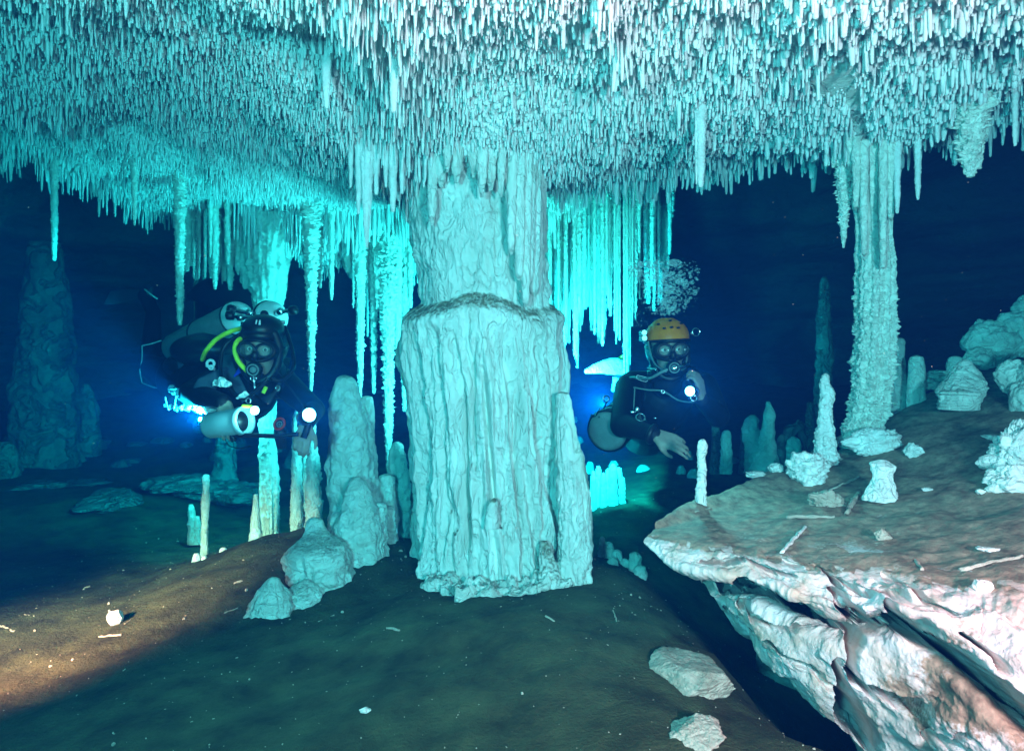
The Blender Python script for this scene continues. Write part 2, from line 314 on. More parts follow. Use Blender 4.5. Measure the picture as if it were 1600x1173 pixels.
Rs *= np.interp(pts[:, 0] / pts[:, 1], [-.5, -.1, .3], [.70, .80, .90]); bald = noise(q * 1.7, 77) + .5 * noise(q * 4, 78)
pk = pts + rng.uniform(-.5, .5, pts.shape) * sx * 1.4; pts = np.r_[pts, pk]; Ls = np.r_[Ls, rng.uniform(.005, .018, n)]; Rs = np.r_[Rs, rng.uniform(.005, .0095, n)]; bald = np.r_[bald, bald * 0]; n = len(pts); q = np.c_[pts, np.zeros(n)]
sel = ~((bald > .72) & (rng.random(n) < .6)); pts, Ls, Rs, q = pts[sel], Ls[sel], Rs[sel], q[sel]; n = len(pts)
zt = hceil(pts[:, 0], pts[:, 1])
K = 6; RG = np.array([0, .25, .55, .8, .97, 1.0]); RR = np.array([1.35, 1.0, .95, .84, .62, .08])
th = np.linspace(0, 2 * np.pi, K, endpoint=False)
def straws(idx):
    m = len(idx); rad = Rs[idx][:, None] * RR[None] * rng.uniform(.8, 1.22, (m, 6)); bend = rng.normal(0, .018, (m, 1, 2)) * (RG ** 1.5)[None, :, None] * Ls[idx][:, None, None] * 2
    c = np.concatenate([pts[idx][:, None] + bend, (zt[idx][:, None] + .02 - (Ls[idx][:, None] + .02) * RG[None])[..., None]], -1)
    ph = rng.uniform(0, 6.28, (m, 1, 1)) + th[None, None]
    V = np.repeat(c[:, :, None], K, 2); V[..., 0] += rad[..., None] * np.cos(ph); V[..., 1] += rad[..., None] * np.sin(ph)
    return V                                       # m,6,K,3
d = pts[:, 1]; pxx = 800 + F * pts[:, 0] / d; pyy = 586.5 - F * (zt - Ls * .5 - CZ) / d
size = Ls * Rs / d ** 2 * ((pxx > 5) & (pxx < 1595) & (pyy > 5))
order = np.argsort(-size); big = order[:255]; rest = order[255:]
V = straws(rest); m = len(rest); base = gridq(6, K, True)
Q = (base[None] + (np.arange(m) * 6 * K)[:, None, None]).reshape(-1, 4)
o = link('straw_stalactites', mesh_np('straw_stalactites', V.reshape(-1, 3), Q, True, [M['straw']]))
tag(o, 'dense field of short pale straw stalactites covering the cave ceiling', 'stalactites', kind='stuff')
RG2 = RG
for i in big:
    V = straws(np.array([i]))[0]; b = V[0].mean(0)
    o = link('straw_stalactite', mesh_np('straw_stalactite', (V - b).reshape(-1, 3), base, True, [M['straw']])); o.location = b
    tag(o, 'short pale straw stalactite, one of the larger ones in the ceiling field', 'stalactite', 'larger straw stalactites in the ceiling field')
# ------------------------------------------------------------------ dripstone
def drip(C, n=150, k=72, amp=.10, fl=.0, lump=.0, frost=0., sc=1., seed=0, flat=.9, fz=.25, mb=None, step=0., top=True, nf=9):
    """C: list of (px, py, depth, radius px) from top to bottom or the reverse; amplitudes relative to the radius"""
    W_ = np.array([list(P(a, b, c)) + [r / F * c] for a, b, c, r in C]); W_ = catmull(W_, n); c = W_[:, :3]; R = np.maximum(W_[:, 3], .0006)
    th = np.linspace(0, 2 * np.pi, k, endpoint=False)
    dirs = np.stack([np.cos(th), np.sin(th) * flat, 0 * th], -1); V0 = c[:, None] + R[:, None, None] * dirs[None]
    rm = R.max(); s = 1 / rm / sc
    off = amp * fbm(V0 * s * .9, 4, seed)
    off = off + (.42 * amp) * fbm(V0 * s * 4, 4, seed + 3)
    if fl:
        q = np.stack([np.cos(th)[None] * nf / 3 + 0 * R[:, None], np.sin(th)[None] * nf / 3 + 0 * R[:, None], (c[:, 2:3] * s * fz) + 0 * th[None]], -1)
        off = off + fl * (ridge(q, 3, seed + 7) - .5)
    if lump: off = off + lump * (.55 - worley(V0 * s * 1.7, seed + 11))
    if step: off = off + step * np.abs(noise(np.stack([0 * V0[..., 0], V0[..., 0] * s * .3, V0[..., 2] * s * 7 + .8 * noise(V0 * s * 1.5, seed + 6)], -1), seed + 5))
    if frost: off = off + frost * np.maximum(0, noise(V0 * s * 7, seed + 13)) ** 1.5 * 2 + frost * .6 * np.maximum(0, noise(V0 * s * 14, seed + 15))
    V = c[:, None] + dirs[None] * (R[:, None] * (1 + off))[..., None]
    if lump or step: V[..., 2] += .35 * R[:, None] * amp * noise(V0 * s * 1.3, seed + 21)
    Vt = V[:1].mean(1, keepdims=True) + 0 * V[:1]; Vb = V[-1:].mean(1, keepdims=True) + 0 * V[-1:]
    V = np.concatenate([Vt, V, Vb])
    mb = mb or MB(); mb.add(V, gridq(len(V), k, True)); mb.last = V[1:-1]
    return mb
def spikes(mb, C, num, ln, r, seed, flat=.9):
    """little outward crystals along a dripstone"""
    rg = np.random.default_rng(seed); W_ = catmull(np.array([list(P(a, b, c)) + [q / F * c] for a, b, c, q in C]), 200)
    i = rg.integers(3, 196, num); a = rg.uniform(0, 2 * np.pi, num); el = rg.uniform(-.5, .9, num)
    dr = np.stack([np.cos(a) * np.cos(el), np.sin(a) * np.cos(el), np.sin(el)], -1)
    b = W_[i, :3] + np.stack([np.cos(a), np.sin(a) * flat, 0 * a], -1) * W_[i, 3][:, None] * .92
    l = ln * rg.uniform(.4, 1.3, num); t1 = np.cross(dr, (0, 0, 1)); t1 /= np.linalg.norm(t1, axis=1)[:, None]; t2 = np.cross(dr, t1)
    for kk, (s, rr) in enumerate([]): pass
    th = np.linspace(0, 2 * np.pi, 5, endpoint=False); ring = t1[:, None] * np.cos(th)[None, :, None] + t2[:, None] * np.sin(th)[None, :, None]
    V = np.stack([b[:, None] + dr[:, None] * (l * f)[:, None, None] + ring * r * w for f, w in ((0, 1), (.5, .9), (.9, .45), (1, .03))], 1)
    Q = (gridq(4, 5, True)[None] + (np.arange(num) * 20)[:, None, None]).reshape(-1, 4); mb.add(V, Q)
def thing(mb, name, m, label, cat, group=None):
    o = mb.obj(name, M[m]); rebase(o); return tag(o, label, cat, group)

# main column ---------------------------------------------------------
LR = [(175, 655, 830), (230, 655, 842), (262, 650, 844), (288, 634, 846), (310, 640, 847), (350, 643, 850), (400, 647, 853), (440, 650, 856), (468, 652, 858), (480, 645, 862),
      (492, 637, 867), (510, 632, 870), (535, 628, 876), (570, 633, 880), (620, 642, 882), (700, 652, 884), (780, 652, 890), (850, 648, 896), (890, 648, 906), (925, 655, 905), (960, 660, 900)]
n, k = 620, 560
ys = np.array([a[0] for a in LR], float); yy = np.linspace(ys[0], ys[-1], n)
Lx = np.interp(yy, ys, [a[1] for a in LR]); Rx = np.interp(yy, ys, [a[2] for a in LR])
ker = np.exp(-np.linspace(-2, 2, 13) ** 2); ker /= ker.sum()
Lx = np.convolve(np.pad(Lx, 6, 'edge'), ker, 'valid'); Rx = np.convolve(np.pad(Rx, 6, 'edge'), ker, 'valid')
DC = 2.78
cx = ((Lx + Rx) / 2 - 800) / F * DC; R = (Rx - Lx) / 2 / F * DC; zz = CZ + (586.5 - yy) / F * DC
th = np.linspace(0, 2 * np.pi, k, endpoint=False)
ct, st = np.cos(th)[None], np.sin(th)[None]
Yc = yy[:, None] + 0 * ct
V0 = np.stack([cx[:, None] + R[:, None] * ct, DC + R[:, None] * st * .82, zz[:, None] + 0 * ct], -1)
low = 1 / (1 + np.exp(-(Yc - 505) / 6)); up = 1 - low                     # fluted skirt below the rim, smooth bulges above
qf = lambda f, fz, w=0: np.stack([ct * f + 0 * zz[:, None], st * f + 0 * zz[:, None], zz[:, None] * fz + w * ct], -1)
warp = .25 * fbm(V0 * 3, 3, 71)
env = np.clip((Yc - 500) / 60, 0, 1)
fl1 = ridge(qf(3.2, .9) + warp[..., None] * .6, 3, 81); fl2 = ridge(qf(8.5, 1.6) + warp[..., None], 3, 85)
off = env * (.115 * (fl1 - .85) + .06 * (fl2 - .6)) * (1 - .35 * np.clip((Yc - 860) / 60, 0, 1))
off += up * (.075 * fbm(V0 * 4.5, 4, 91) + .035 * (ridge(qf(4.5, 1.5) + warp[..., None] * 2, 3, 95) - .5))
off += low * .018 * fbm(V0 * 9, 4, 92) + .014 * fbm(V0 * 30, 3, 93) - .018 * np.clip(.12 - np.abs(fbm(V0 * (9, 9, 5), 3, 94)), 0, 1) / .12
wob = .02 * noise(V0 * 5, 97)
# overlapping tiers
ledge_ = lambda y0, w, s: np.exp(-((Yc - y0 - 15 * noise(np.stack([ct * 1.2 + 0 * Yc, st * 1.5 + 0 * Yc, 0 * Yc + s], -1), s)) / w) ** 2)
off += .065 * ledge_(505, 16, 3) - .07 * ledge_(476, 9, 3) + .06 * ledge_(302, 14, 5) * (ct < .5) - .05 * ledge_(278, 8, 5) * (ct < .4) + .03 * ledge_(415, 10, 7) * np.clip(ct * 2, 0, 1) - .03 * ledge_(398, 6, 7) * np.clip(ct * 2, 0, 1)
# two deep slots and a niche in the skirt
front = np.exp(-((st + 1) / .8) ** 2)
PXs = 800 + F * (V0[..., 0]) / np.maximum(V0[..., 1], .1)
def slot(pl, w, dep):
    pl = np.array(pl, float); xs = np.interp(Yc, pl[:, 1], pl[:, 0]); inr = np.clip((Yc - pl[0, 1]) / 40, 0, 1) * np.clip((pl[-1, 1] - Yc) / 30, 0, 1)
    return -dep * np.exp(-((PXs - xs) / w) ** 2) * inr * (st < 0)
off += slot([(752, 560), (757, 620), (765, 700), (772, 760), (780, 800)], 5, .22) + slot([(720, 580), (722, 680), (728, 780), (720, 850)], 5, .2) + slot([(690, 560), (694, 760), (705, 800)], 4, .12) + slot([(815, 590), (808, 700), (812, 800)], 4, .12) + slot([(742, 520), (736, 640), (742, 740)], 3, .1) + slot([(850, 600), (846, 700), (852, 840)], 4, .12)
off += slot([(765, 755), (768, 800)], 14, .12)
off += .04 * np.exp(-((Yc - 905) / 30) ** 2) * ridge(qf(3, 3), 2, 99)
V = V0.copy(); V[..., 0] = cx[:, None] + R[:, None] * (1 + off) * ct; V[..., 1] = DC + R[:, None] * .82 * (1 + off) * st
V[..., 2] += .012 * noise(V0 * 7, 98)
top = np.stack([cx[0], DC, zz[0]])[None, None] + np.zeros((1, k, 3)); 
mb = MB(); mb.add(np.concatenate([top, V]), gridq(n + 1, k, True))
# stalagmite lobes grown onto its right flank and foot, and cords running up into the ceiling
drip([(879, 612, 2.56, 3), (880, 617, 2.56, 9), (882, 645, 2.56, 14), (887, 700, 2.55, 18), (894, 760, 2.53, 23), (898, 830, 2.52, 25), (898, 890, 2.5, 25), (894, 935, 2.5, 27)], 200, 90, .13, .10, .12, seed=110, mb=mb)
drip([(903, 700, 2.74, 4), (905, 712, 2.74, 8), (908, 760, 2.72, 13), (909, 820, 2.70, 16), (907, 880, 2.68, 18), (905, 915, 2.68, 18)], 160, 70, .13, .10, .15, seed=112, mb=mb)
drip([(850, 845, 2.52, 4), (852, 860, 2.5, 9), (856, 885, 2.47, 15), (858, 910, 2.45, 22), (860, 940, 2.45, 28)], 120, 70, .13, .12, .12, seed=113, mb=mb)
drip([(772, 778, 2.47, 2), (771, 784, 2.46, 6), (768, 800, 2.46, 9), (768, 825, 2.47, 11)], 60, 40, .1, .0, .12, seed=114, mb=mb)
for i, (x, y1, r, dd) in enumerate([(668, 300, 13, 2.62), (690, 285, 11, 2.5), (715, 278, 12, 2.46), (742, 270, 12, 2.45), (768, 290, 10, 2.46), (800, 330, 13, 2.5), (826, 440, 12, 2.56), (842, 520, 8, 2.66), (655, 330, 7, 2.7), (700, 262, 8, 2.42), (784, 300, 7, 2.44), (812, 430, 9, 2.5), (822, 470, 9, 2.53), (836, 455, 10, 2.6), (847, 420, 8, 2.72), (800, 390, 8, 2.48), (646, 300, 9, 2.72), (676, 345, 8, 2.5), (754, 300, 9, 2.43)]):
    drip([(x + 4, 130, dd, r * 1.1), (x + 2, 200, dd, r), (x, (200 + y1) / 2, dd, r * .95), (x - 1, y1 - 14, dd, r * .7), (x - 1, y1 + 8, dd + .03, r * .25)], 110, 36, .14, .06, .1, seed=120 + i, mb=mb)
# apron of flowstone at the foot
apron = MB()
for i, (x, y, dd, rx, h) in enumerate([(735, 930, 2.48, 50, .035), (800, 932, 2.46, 55, .03), (868, 922, 2.48, 36, .05), (690, 925, 2.54, 34, .035), (745, 938, 2.38, 40, .018), (830, 934, 2.42, 36, .022)]):
    c = P(x, y, dd); c.z = float(hfloor(c.x, c.y)); Vv, Qq = ellipsoid(c, (rx / F * dd, rx / F * dd * .8, h), None, 40, 60)
    Vv = Vv + np.array((.35, .35, .5))[None] * (np.stack([fbm(Vv * 18, 3, 130 + i), fbm(Vv * 18, 3, 150 + i), fbm(Vv * 25, 3, 160 + i)], -1) * .06)
    Vv[:, 2] += .010 * fbm(Vv * 40, 3, 170)
    apron.add(Vv, Qq)
o = mb.obj('limestone_column', M['column']); rebase(o); apron.obj('flowstone_apron', M['calcite'], o)
tag(o, 'massive fluted cream limestone column joining floor and ceiling in the middle', 'column')

# right pillar ----------------------------------------------------------
C = [(1364, 150, 2.6, 58), (1364, 178, 2.6, 49), (1364, 205, 2.6, 44), (1365, 250, 2.62, 36), (1365, 300, 2.64, 31), (1367, 350, 2.66, 26), (1369, 400, 2.68, 25), (1369, 450, 2.7, 28), (1368, 500, 2.72, 28), (1366, 560, 2.74, 28), (1362, 610, 2.76, 27), (1357, 645, 2.78, 27), (1347, 675, 2.8, 25), (1342, 700, 2.8, 22)]
mb = drip(C, 520, 190, .10, .16, .06, .0, seed=201, fz=.10, nf=7)
Vl = mb.V[0].reshape(522, 190, 3)
fr = np.clip((CZ + .62 - Vl[..., 2]) / .4, 0, 1) ** 1.3
cen = Vl.mean(1, keepdims=True); dirn = Vl - cen
Vl += dirn * (fr * (.22 * np.maximum(0, noise(Vl * 90, 5)) + .16 * np.maximum(0, noise(Vl * 170, 7)) + .08 * fbm(Vl * 30, 3, 8)))[..., None]
mb.V[0] = Vl.reshape(-1, 3)
spikes(mb, C[6:], 360, .010, .004, 210)
drip([(1283, 92, 2.06, 22), (1298, 108, 2.13, 36), (1316, 134, 2.22, 38), (1338, 164, 2.36, 38), (1354, 196, 2.5, 36), (1364, 236, 2.6, 31), (1366, 290, 2.64, 20)], 160, 90, .16, .1, .08, seed=203, mb=mb)
for i, (x, a, b, r) in enumerate([(1338, 215, 330, 6), (1392, 205, 345, 7), (1350, 220, 400, 6), (1380, 210, 420, 6), (1404, 190, 262, 6), (1328, 190, 268, 6)]): drip([(x, a, 2.5, r * 1.2), (x, (a + b) / 2, 2.52, r), (x, b - 12, 2.55, r * .7), (x, b, 2.58, 1)], 80, 26, .15, 0, .1, seed=220 + i, mb=mb)
o = mb.obj('calcite_pillar', M['frost']); rebase(o); tag(o, 'slender frosted calcite pillar rising from the rock ledge to the ceiling', 'pillar')

def topy(px, dd, y0):
    x = (px - 800) / F * dd; return min(y0, 586.5 - F * (float(hceil(x, dd)) + .03 - CZ) / dd)
# named stalactites ------------------------------------------------------
def tite(px, y0, y1, dd, r0, r1, label, m='frost', fro=.5, sp=0, lean=0, seed=0, amp=.15, tips=(), fl=0., group=None):
    y0 = topy(px, dd, y0); tips = [(a, topy(a, dd, b), c, e) for a, b, c, e in tips]
    C = [(px - lean * .0, y0, dd, r0 * 1.2), (px + lean * .2, y0 * .8 + y1 * .2, dd, r0), (px + lean * .5, (y0 + y1) / 2, dd, r0 * .55 + r1 * .45), (px + lean * .8, y0 * .2 + y1 * .8, dd, r0 * .25 + r1 * .75), (px + lean, y1 - 2, dd, r1 * .7), (px + lean, y1, dd, .3)]
    mb = drip(C, int(60 + (y1 - y0) * 1.0), 30 if r0 < 12 else 70, amp, fl, .1, fro, seed=seed)
    if sp: spikes(mb, C[1:5], sp, .006 * dd / 3, .0026 * dd / 3, seed + 1)
    for j, (tx, ty0, ty1, tr) in enumerate(tips):
        drip([(tx, ty0, dd + .01 * j, tr), (tx, (ty0 + ty1) / 2, dd + .01 * j, tr * .8), (tx, ty1 - 3, dd, tr * .4), (tx, ty1, dd, .3)], 70, 24, amp, 0, .1, fro, seed=seed + 5 + j, mb=mb)
    return thing(mb, 'stalactite', m, label, 'stalactite', group)
tite(1095, 150, 292, 2.35, 8, 5, 'knobbly stalactite hanging left of the pillar, longer than the straws around it', 'straw', .2, seed=301, tips=((1088, 260, 285, 3),))
tite(1318, 190, 386, 2.62, 13, 3, 'long tapering stalactite hanging just left of the frosted pillar', seed=303, sp=90, tips=((1302, 190, 262, 5), (1334, 200, 325, 6)))
tite(1516, 110, 276, 2.35, 26, 7, 'broad ragged frosted stalactite near the right edge of the ceiling', seed=305, sp=160, tips=((1503, 180, 225, 8), (1530, 160, 262, 8), (1495, 130, 200, 5), (1542, 130, 215, 5)), fl=.12)
tite(1402, 230, 333, 2.5, 6, 3, 'thin stalactite hanging right against the frosted pillar', 'straw', .2, seed=307)
tite(1434, 200, 312, 2.5, 6, 3, 'thin stalactite hanging at the ceiling rim right of the pillar', 'straw', .2, seed=308)
tite(1586, 120, 228, 2.3, 5, 3, 'thin stalactite hanging at the far right edge of the ceiling', 'straw', .2, seed=309)
tite(617, -40, 174, 1.95, 10, 6, 'thick finger stalactite hanging from the top, left of the column', 'straw', .1, seed=311, amp=.12, lean=-2)
tite(652, -60, 84, 1.85, 11, 5, 'stubby stalactite hanging from the top above the column', 'straw', .1, seed=313, lean=2)
tite(577, -30, 78, 1.95, 8, 5, 'short stalactite hanging from the top, left of the thick finger', 'straw', .1, seed=314)
tite(573, 110, 385, 2.5, 15, 3, 'long smooth draped stalactite running down beside the column', 'straw', .1, seed=315, fl=.15, tips=((560, 150, 330, 7), (588, 120, 300, 8), (548, 140, 290, 6)))
tite(614, 130, 330, 2.5, 11, 4, 'smooth stalactite hanging between the long drape and the column', 'straw', .1, seed=317, fl=.1, tips=((603, 150, 290, 6), (628, 160, 300, 7)))
tite(510, 50, 170, 2.1, 9, 4, 'blunt stalactite hanging low from the ceiling, left of the long drape', 'straw', .1, seed=318)
tite(487, 385, 612, 3.5, 10, 2.5, 'long frosted stalactite hanging over the lamp of the left diver', seed=321, sp=230, lean=-1)
tite(281, 330, 506, 3.3, 7, 4, 'frosted stalactite hanging over the back of the left diver', seed=323, sp=130)
tite(85, 290, 406, 3.1, 5, 3.5, 'lone stalactite hanging at the far left of the ceiling rim', seed=325, fro=.3)
tite(210, 270, 352, 3.1, 5, 2, 'pale stalactite at the ceiling rim right of the lone one', seed=326, fro=.3)
tite(607, 370, 742, 3.75, 12, 3, 'thickest bright stalactite in the curtain left of the column', seed=327, sp=220, tips=((590, 370, 480, 7), (622, 370, 560, 6)))
tite(563, 360, 617, 3.7, 8, 3, 'long bright stalactite at the left end of the curtain', seed=329, sp=90)
tite(584, 380, 612, 3.8, 6, 3, 'bright stalactite between the long one and the thickest one in the curtain', seed=331)
tite(632, 360, 640, 3.9, 8, 3, 'bright stalactite nearest the left side of the column', seed=333, sp=60)
tite(518, 370, 468, 3.6, 4, 2.5, 'short thin stalactite right of the long one above the lamp', seed=335)
tite(500, 380, 450, 3.65, 5, 2.5, 'small stalactite beside the long frosted one above the lamp', seed=336)
# drapery that carries the mid-left pillar
C = [(428, 340, 3.75, 42), (420, 390, 3.75, 28), (418, 440, 3.75, 25), (416, 500, 3.75, 18), (418, 560, 3.75, 13), (420, 610, 3.75, 11), (418, 660, 3.72, 12), (420, 720, 3.7, 13), (421, 780, 3.68, 14), (422, 835, 3.66, 15), (422, 870, 3.66, 17)]
mb = drip(C, 420, 120, .12, .2, .1, .12, seed=341); spikes(mb, C[2:], 260, .012, .004, 342)
for i, (x, y1, r) in enumerate([(372, 430, 7), (384, 455, 9), (396, 490, 9), (356, 415, 6), (341, 432, 5)]):
    drip([(x, 340, 3.8, r * 1.2), (x, 380, 3.8, r), (x, y1 - 12, 3.78, r * .6), (x, y1, 3.78, .4)], 80, 24, .2, .1, .1, .3, seed=345 + i, mb=mb)
thing(mb, 'calcite_pillar', 'frost', 'bright cyan lit draped pillar standing behind the left diver', 'pillar')
# far curtains of long stalactites: each hanging piece is a thing of its own
def curtain(lst, dd, lab, grp, seed, sp=12):
    rg = np.random.default_rng(seed)
    for i, (x, y0, y1, r) in enumerate(lst):
        x += rg.normal() * 1.6; r *= rg.uniform(.45, 1.35); d2 = dd + rg.uniform(-.2, .25); y0 = topy(x, d2, y0)
        C = [(x, y0, d2, r * 1.2), (x + rg.uniform(-.5, .5), y0 * .7 + y1 * .3, d2, r), (x, y0 * .3 + y1 * .7, d2, r * .8), (x, y1 - 3, d2, r * .5), (x, y1, d2, .25)]
        mb = drip(C, int(60 + (y1 - y0) * .8), 20, .22, 0, .25, .5, seed=seed + i * 3); spikes(mb, C[1:4], sp, .008, .003, seed + i)
        thing(mb, 'stalactite', 'frost', lab, 'stalactite', grp)
rg = np.random.default_rng(5)
def ybot(x): return 25 + np.interp(x, [850, 868, 880, 890, 900, 912, 930, 944, 952, 970, 980, 990, 1000, 1012, 1030, 1048], [610, 590, 560, 500, 545, 440, 490, 520, 450, 560, 600, 470, 440, 465, 440, 360])
lst = [(x, 285, float(ybot(x)) - rg.uniform(0, 1) ** 3.5 * 130, rg.uniform(2.4, 4.6)) for x in np.arange(846, 1000, 2.6)]
curtain(lst, 3.95, 'long thin stalactite in the brightly lit curtain right of the column', 'stalactites in the lit curtain right of the column', 400)
lst = [(x, 285, float(ybot(x)) - rg.uniform(0, 1) ** 2 * 90, rg.uniform(3.5, 6)) for x in np.arange(1002, 1050, 4.2)]
curtain(lst, 4.25, 'dim stalactite in the shaded end of the curtain behind the bubbles', 'stalactites in the shaded end of the curtain', 500, 4)
lst = [(x, 350, rg.uniform(400, 470), rg.uniform(3, 5.5)) for x in np.arange(290, 400, 4.6)]
curtain(lst, 3.75, 'short stalactite in the curtain above the back of the left diver', 'stalactites above the left diver', 600, 8)
lst = [(x, 345, rg.uniform(400, 480) + (rg.random() < .3) * rg.uniform(0, 110), rg.uniform(3, 5.5)) for x in np.arange(548, 645, 3.6)]
curtain(lst, 3.95, 'thin bright stalactite in the curtain left of the column', 'stalactites in the curtain left of the column', 700, 8)
lst = [(x, 355, rg.uniform(395, 440), rg.uniform(2.6, 4.6)) for x in np.arange(446, 548, 4.4)]
curtain(lst, 3.9, 'short stalactite between the long one over the lamp and the column curtain', 'stalactites between pillar and column curtain', 800, 5)
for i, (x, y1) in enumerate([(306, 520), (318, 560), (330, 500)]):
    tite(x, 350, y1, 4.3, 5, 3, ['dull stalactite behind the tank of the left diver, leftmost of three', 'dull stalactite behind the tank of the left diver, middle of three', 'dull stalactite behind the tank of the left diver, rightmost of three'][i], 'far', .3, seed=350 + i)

# stalagmites ------------------------------------------------------------
def mite(parts, label, m='calcite', name='stalagmite', cat='stalagmite', n=160, k=90, amp=.14, fl=.04, lump=.2, frost=0, seed=0, sp=0, step=.035, group=None):
    mb = MB()
    for j, C in enumerate(parts):
        drip(C, n, k, amp, fl, lump, frost, seed=seed + j * 7, mb=mb, step=step)
        if sp: spikes(mb, C, sp, .006, .003, seed + j)
    return thing(mb, name, m, label, cat, group)
mite([[(538, 586, 3.02, 3), (539, 592, 3.0, 14), (541, 615, 3.0, 22), (546, 650, 3.0, 30), (548, 690, 3.0, 34), (550, 740, 3.0, 37), (553, 790, 3.0, 40), (558, 840, 3.0, 42), (560, 880, 3.0, 44)],
      [(574, 618, 3.05, 3), (574, 624, 3.05, 9), (572, 660, 3.05, 13), (572, 720, 3.05, 17), (575, 790, 3.03, 20), (578, 850, 3.0, 22)],
      [(558, 745, 2.84, 4), (559, 753, 2.84, 12), (560, 775, 2.82, 20), (560, 810, 2.8, 33), (560, 850, 2.78, 38), (562, 885, 2.76, 38)],
      [(593, 785, 2.86, 5), (593, 793, 2.86, 11), (592, 830, 2.84, 14), (590, 870, 2.82, 17)],
      [(590, 812, 2.8, 3), (587, 820, 2.8, 10), (586, 850, 2.78, 13), (584, 885, 2.78, 15)],
      [(530, 800, 2.86, 4), (530, 810, 2.86, 14), (530, 850, 2.84, 20), (532, 890, 2.84, 24)]],
     'tallest lumpy stalagmite left of the column, with knobs round its foot', n=220, k=130, seed=900)
mite([[(620, 690, 3.22, 3), (620, 696, 3.22, 9), (621, 720, 3.22, 14), (624, 760, 3.22, 18), (622, 800, 3.2, 19), (620, 850, 3.2, 21)],
      [(603, 740, 3.1, 3), (603, 746, 3.1, 11), (604, 770, 3.1, 15), (605, 810, 3.08, 16), (604, 860, 3.08, 18)],
      [(610, 790, 3.0, 3), (609, 797, 3.0, 9), (608, 830, 3.0, 11), (607, 865, 3.0, 12)],
      [(643, 785, 3.25, 3), (643, 790, 3.25, 6), (643, 820, 3.25, 8), (643, 850, 3.25, 10)]],
     'bottle shaped stalagmite cluster between the tall one and the column', seed=930)
mite([[(490, 808, 2.72, 3), (491, 813, 2.72, 12), (493, 828, 2.7, 17), (496, 842, 2.66, 28), (498, 858, 2.62, 42), (499, 890, 2.6, 49), (500, 920, 2.58, 46), (498, 950, 2.56, 46), (496, 980, 2.56, 44)],
      [(478, 905, 2.48, 4), (476, 915, 2.47, 22), (474, 930, 2.46, 34), (474, 952, 2.45, 36), (474, 975, 2.45, 36)]],
     'squat beehive stalagmite with a small cap, in front of the tall one', n=220, k=150, lump=.30, amp=.12, step=.05, seed=940)
mite([[(427, 901, 2.38, 2), (427, 905, 2.38, 9), (425, 915, 2.37, 16), (424, 930, 2.36, 27), (420, 950, 2.35, 34), (414, 975, 2.34, 36), (414, 1000, 2.34, 36)],
      [(445, 928, 2.42, 4), (447, 936, 2.42, 20), (450, 955, 2.41, 26), (450, 975, 2.41, 26)]],
     'lowest stalagmite mound at the front left, small nipple on top', n=200, k=130, lump=.28, amp=.12, step=.05, seed=950)
mite([[(466, 640, 3.5, 4), (463, 660, 3.5, 6), (464, 720, 3.48, 7), (463, 780, 3.46, 8), (463, 850, 3.45, 9)], [(478, 655, 3.55, 2), (478, 690, 3.55, 5), (477, 760, 3.5, 7), (476, 850, 3.5, 9)]],
     'bright slim stalagmite under the lamp hand of the left diver', 'frost', frost=.12, seed=960, sp=20, lump=.1)
mite([[(487, 636, 3.35, 3), (487, 655, 3.35, 6), (487, 690, 3.34, 7), (490, 730, 3.33, 10), (491, 770, 3.32, 11), (491, 820, 3.3, 12), (491, 850, 3.3, 13)]],
     'bright tapering stalagmite right of the slim one, below the lamp', 'frost', frost=.12, seed=965, sp=25, lump=.2)
mite([[(400, 772, 3.45, 3), (400, 780, 3.45, 4), (400, 805, 3.43, 6), (400, 845, 3.4, 11)]], 'thin bright stalagmite at the left foot of the draped pillar', 'frost', seed=967, n=80, k=40)
mite([[(322, 741, 3.42, 3), (322, 746, 3.42, 5.5), (322, 765, 3.42, 4.5), (321, 785, 3.42, 6.5), (320, 820, 3.4, 5), (319, 870, 3.4, 6)]], 'lone thin stalagmite like a candle on the left floor', 'frost', seed=968, n=110, k=40, amp=.1)
mite([[(298, 788, 3.9, 3), (299, 796, 3.9, 5), (300, 815, 3.9, 6), (302, 850, 3.9, 8)], [(308, 806, 3.9, 3), (308, 815, 3.9, 5), (309, 850, 3.9, 7)]], 'dim pair of stubs just left of the candle stalagmite', 'calcite', seed=970, n=70, k=40)
for i, (x, y0, y1, r, dd, lb) in enumerate([(307, 864, 884, 6, 3.2, 'taller nub of the white pair below the candle stalagmite'), (319, 868, 882, 5, 3.2, 'smaller nub of the white pair below the candle stalagmite'),
        (349, 855, 876, 7, 3.25, 'single white nub on the silt right of the candle stalagmite'), (413, 850, 866, 7, 3.1, 'square white nub on the silt left of the beehive stalagmite')]):
    mite([[(x, y0, dd, 3), (x, y0 + 3, dd, r * .8), (x, (y0 + y1) / 2, dd, r), (x - 1, y1, dd, r * 1.1), (x - 1, y1 + 16, dd, r * 1.2)]], lb, 'white', 'stalagmite_stub', 'stalagmite', n=50, k=40, seed=972 + i)
# ---- crystals on the far side of the column's left foot
mb = MB(); C = [(648, 742, 3.3, 2), (648, 770, 3.3, 4), (648, 800, 3.3, 5), (648, 835, 3.3, 6)]
drip(C, 60, 24, .2, 0, .2, .4, seed=985, mb=mb); spikes(mb, C, 170, .045, .0028, 986)
thing(mb, 'crystal_spray', 'frost', 'small spray of needle crystals poking out left of the column foot', 'crystals')
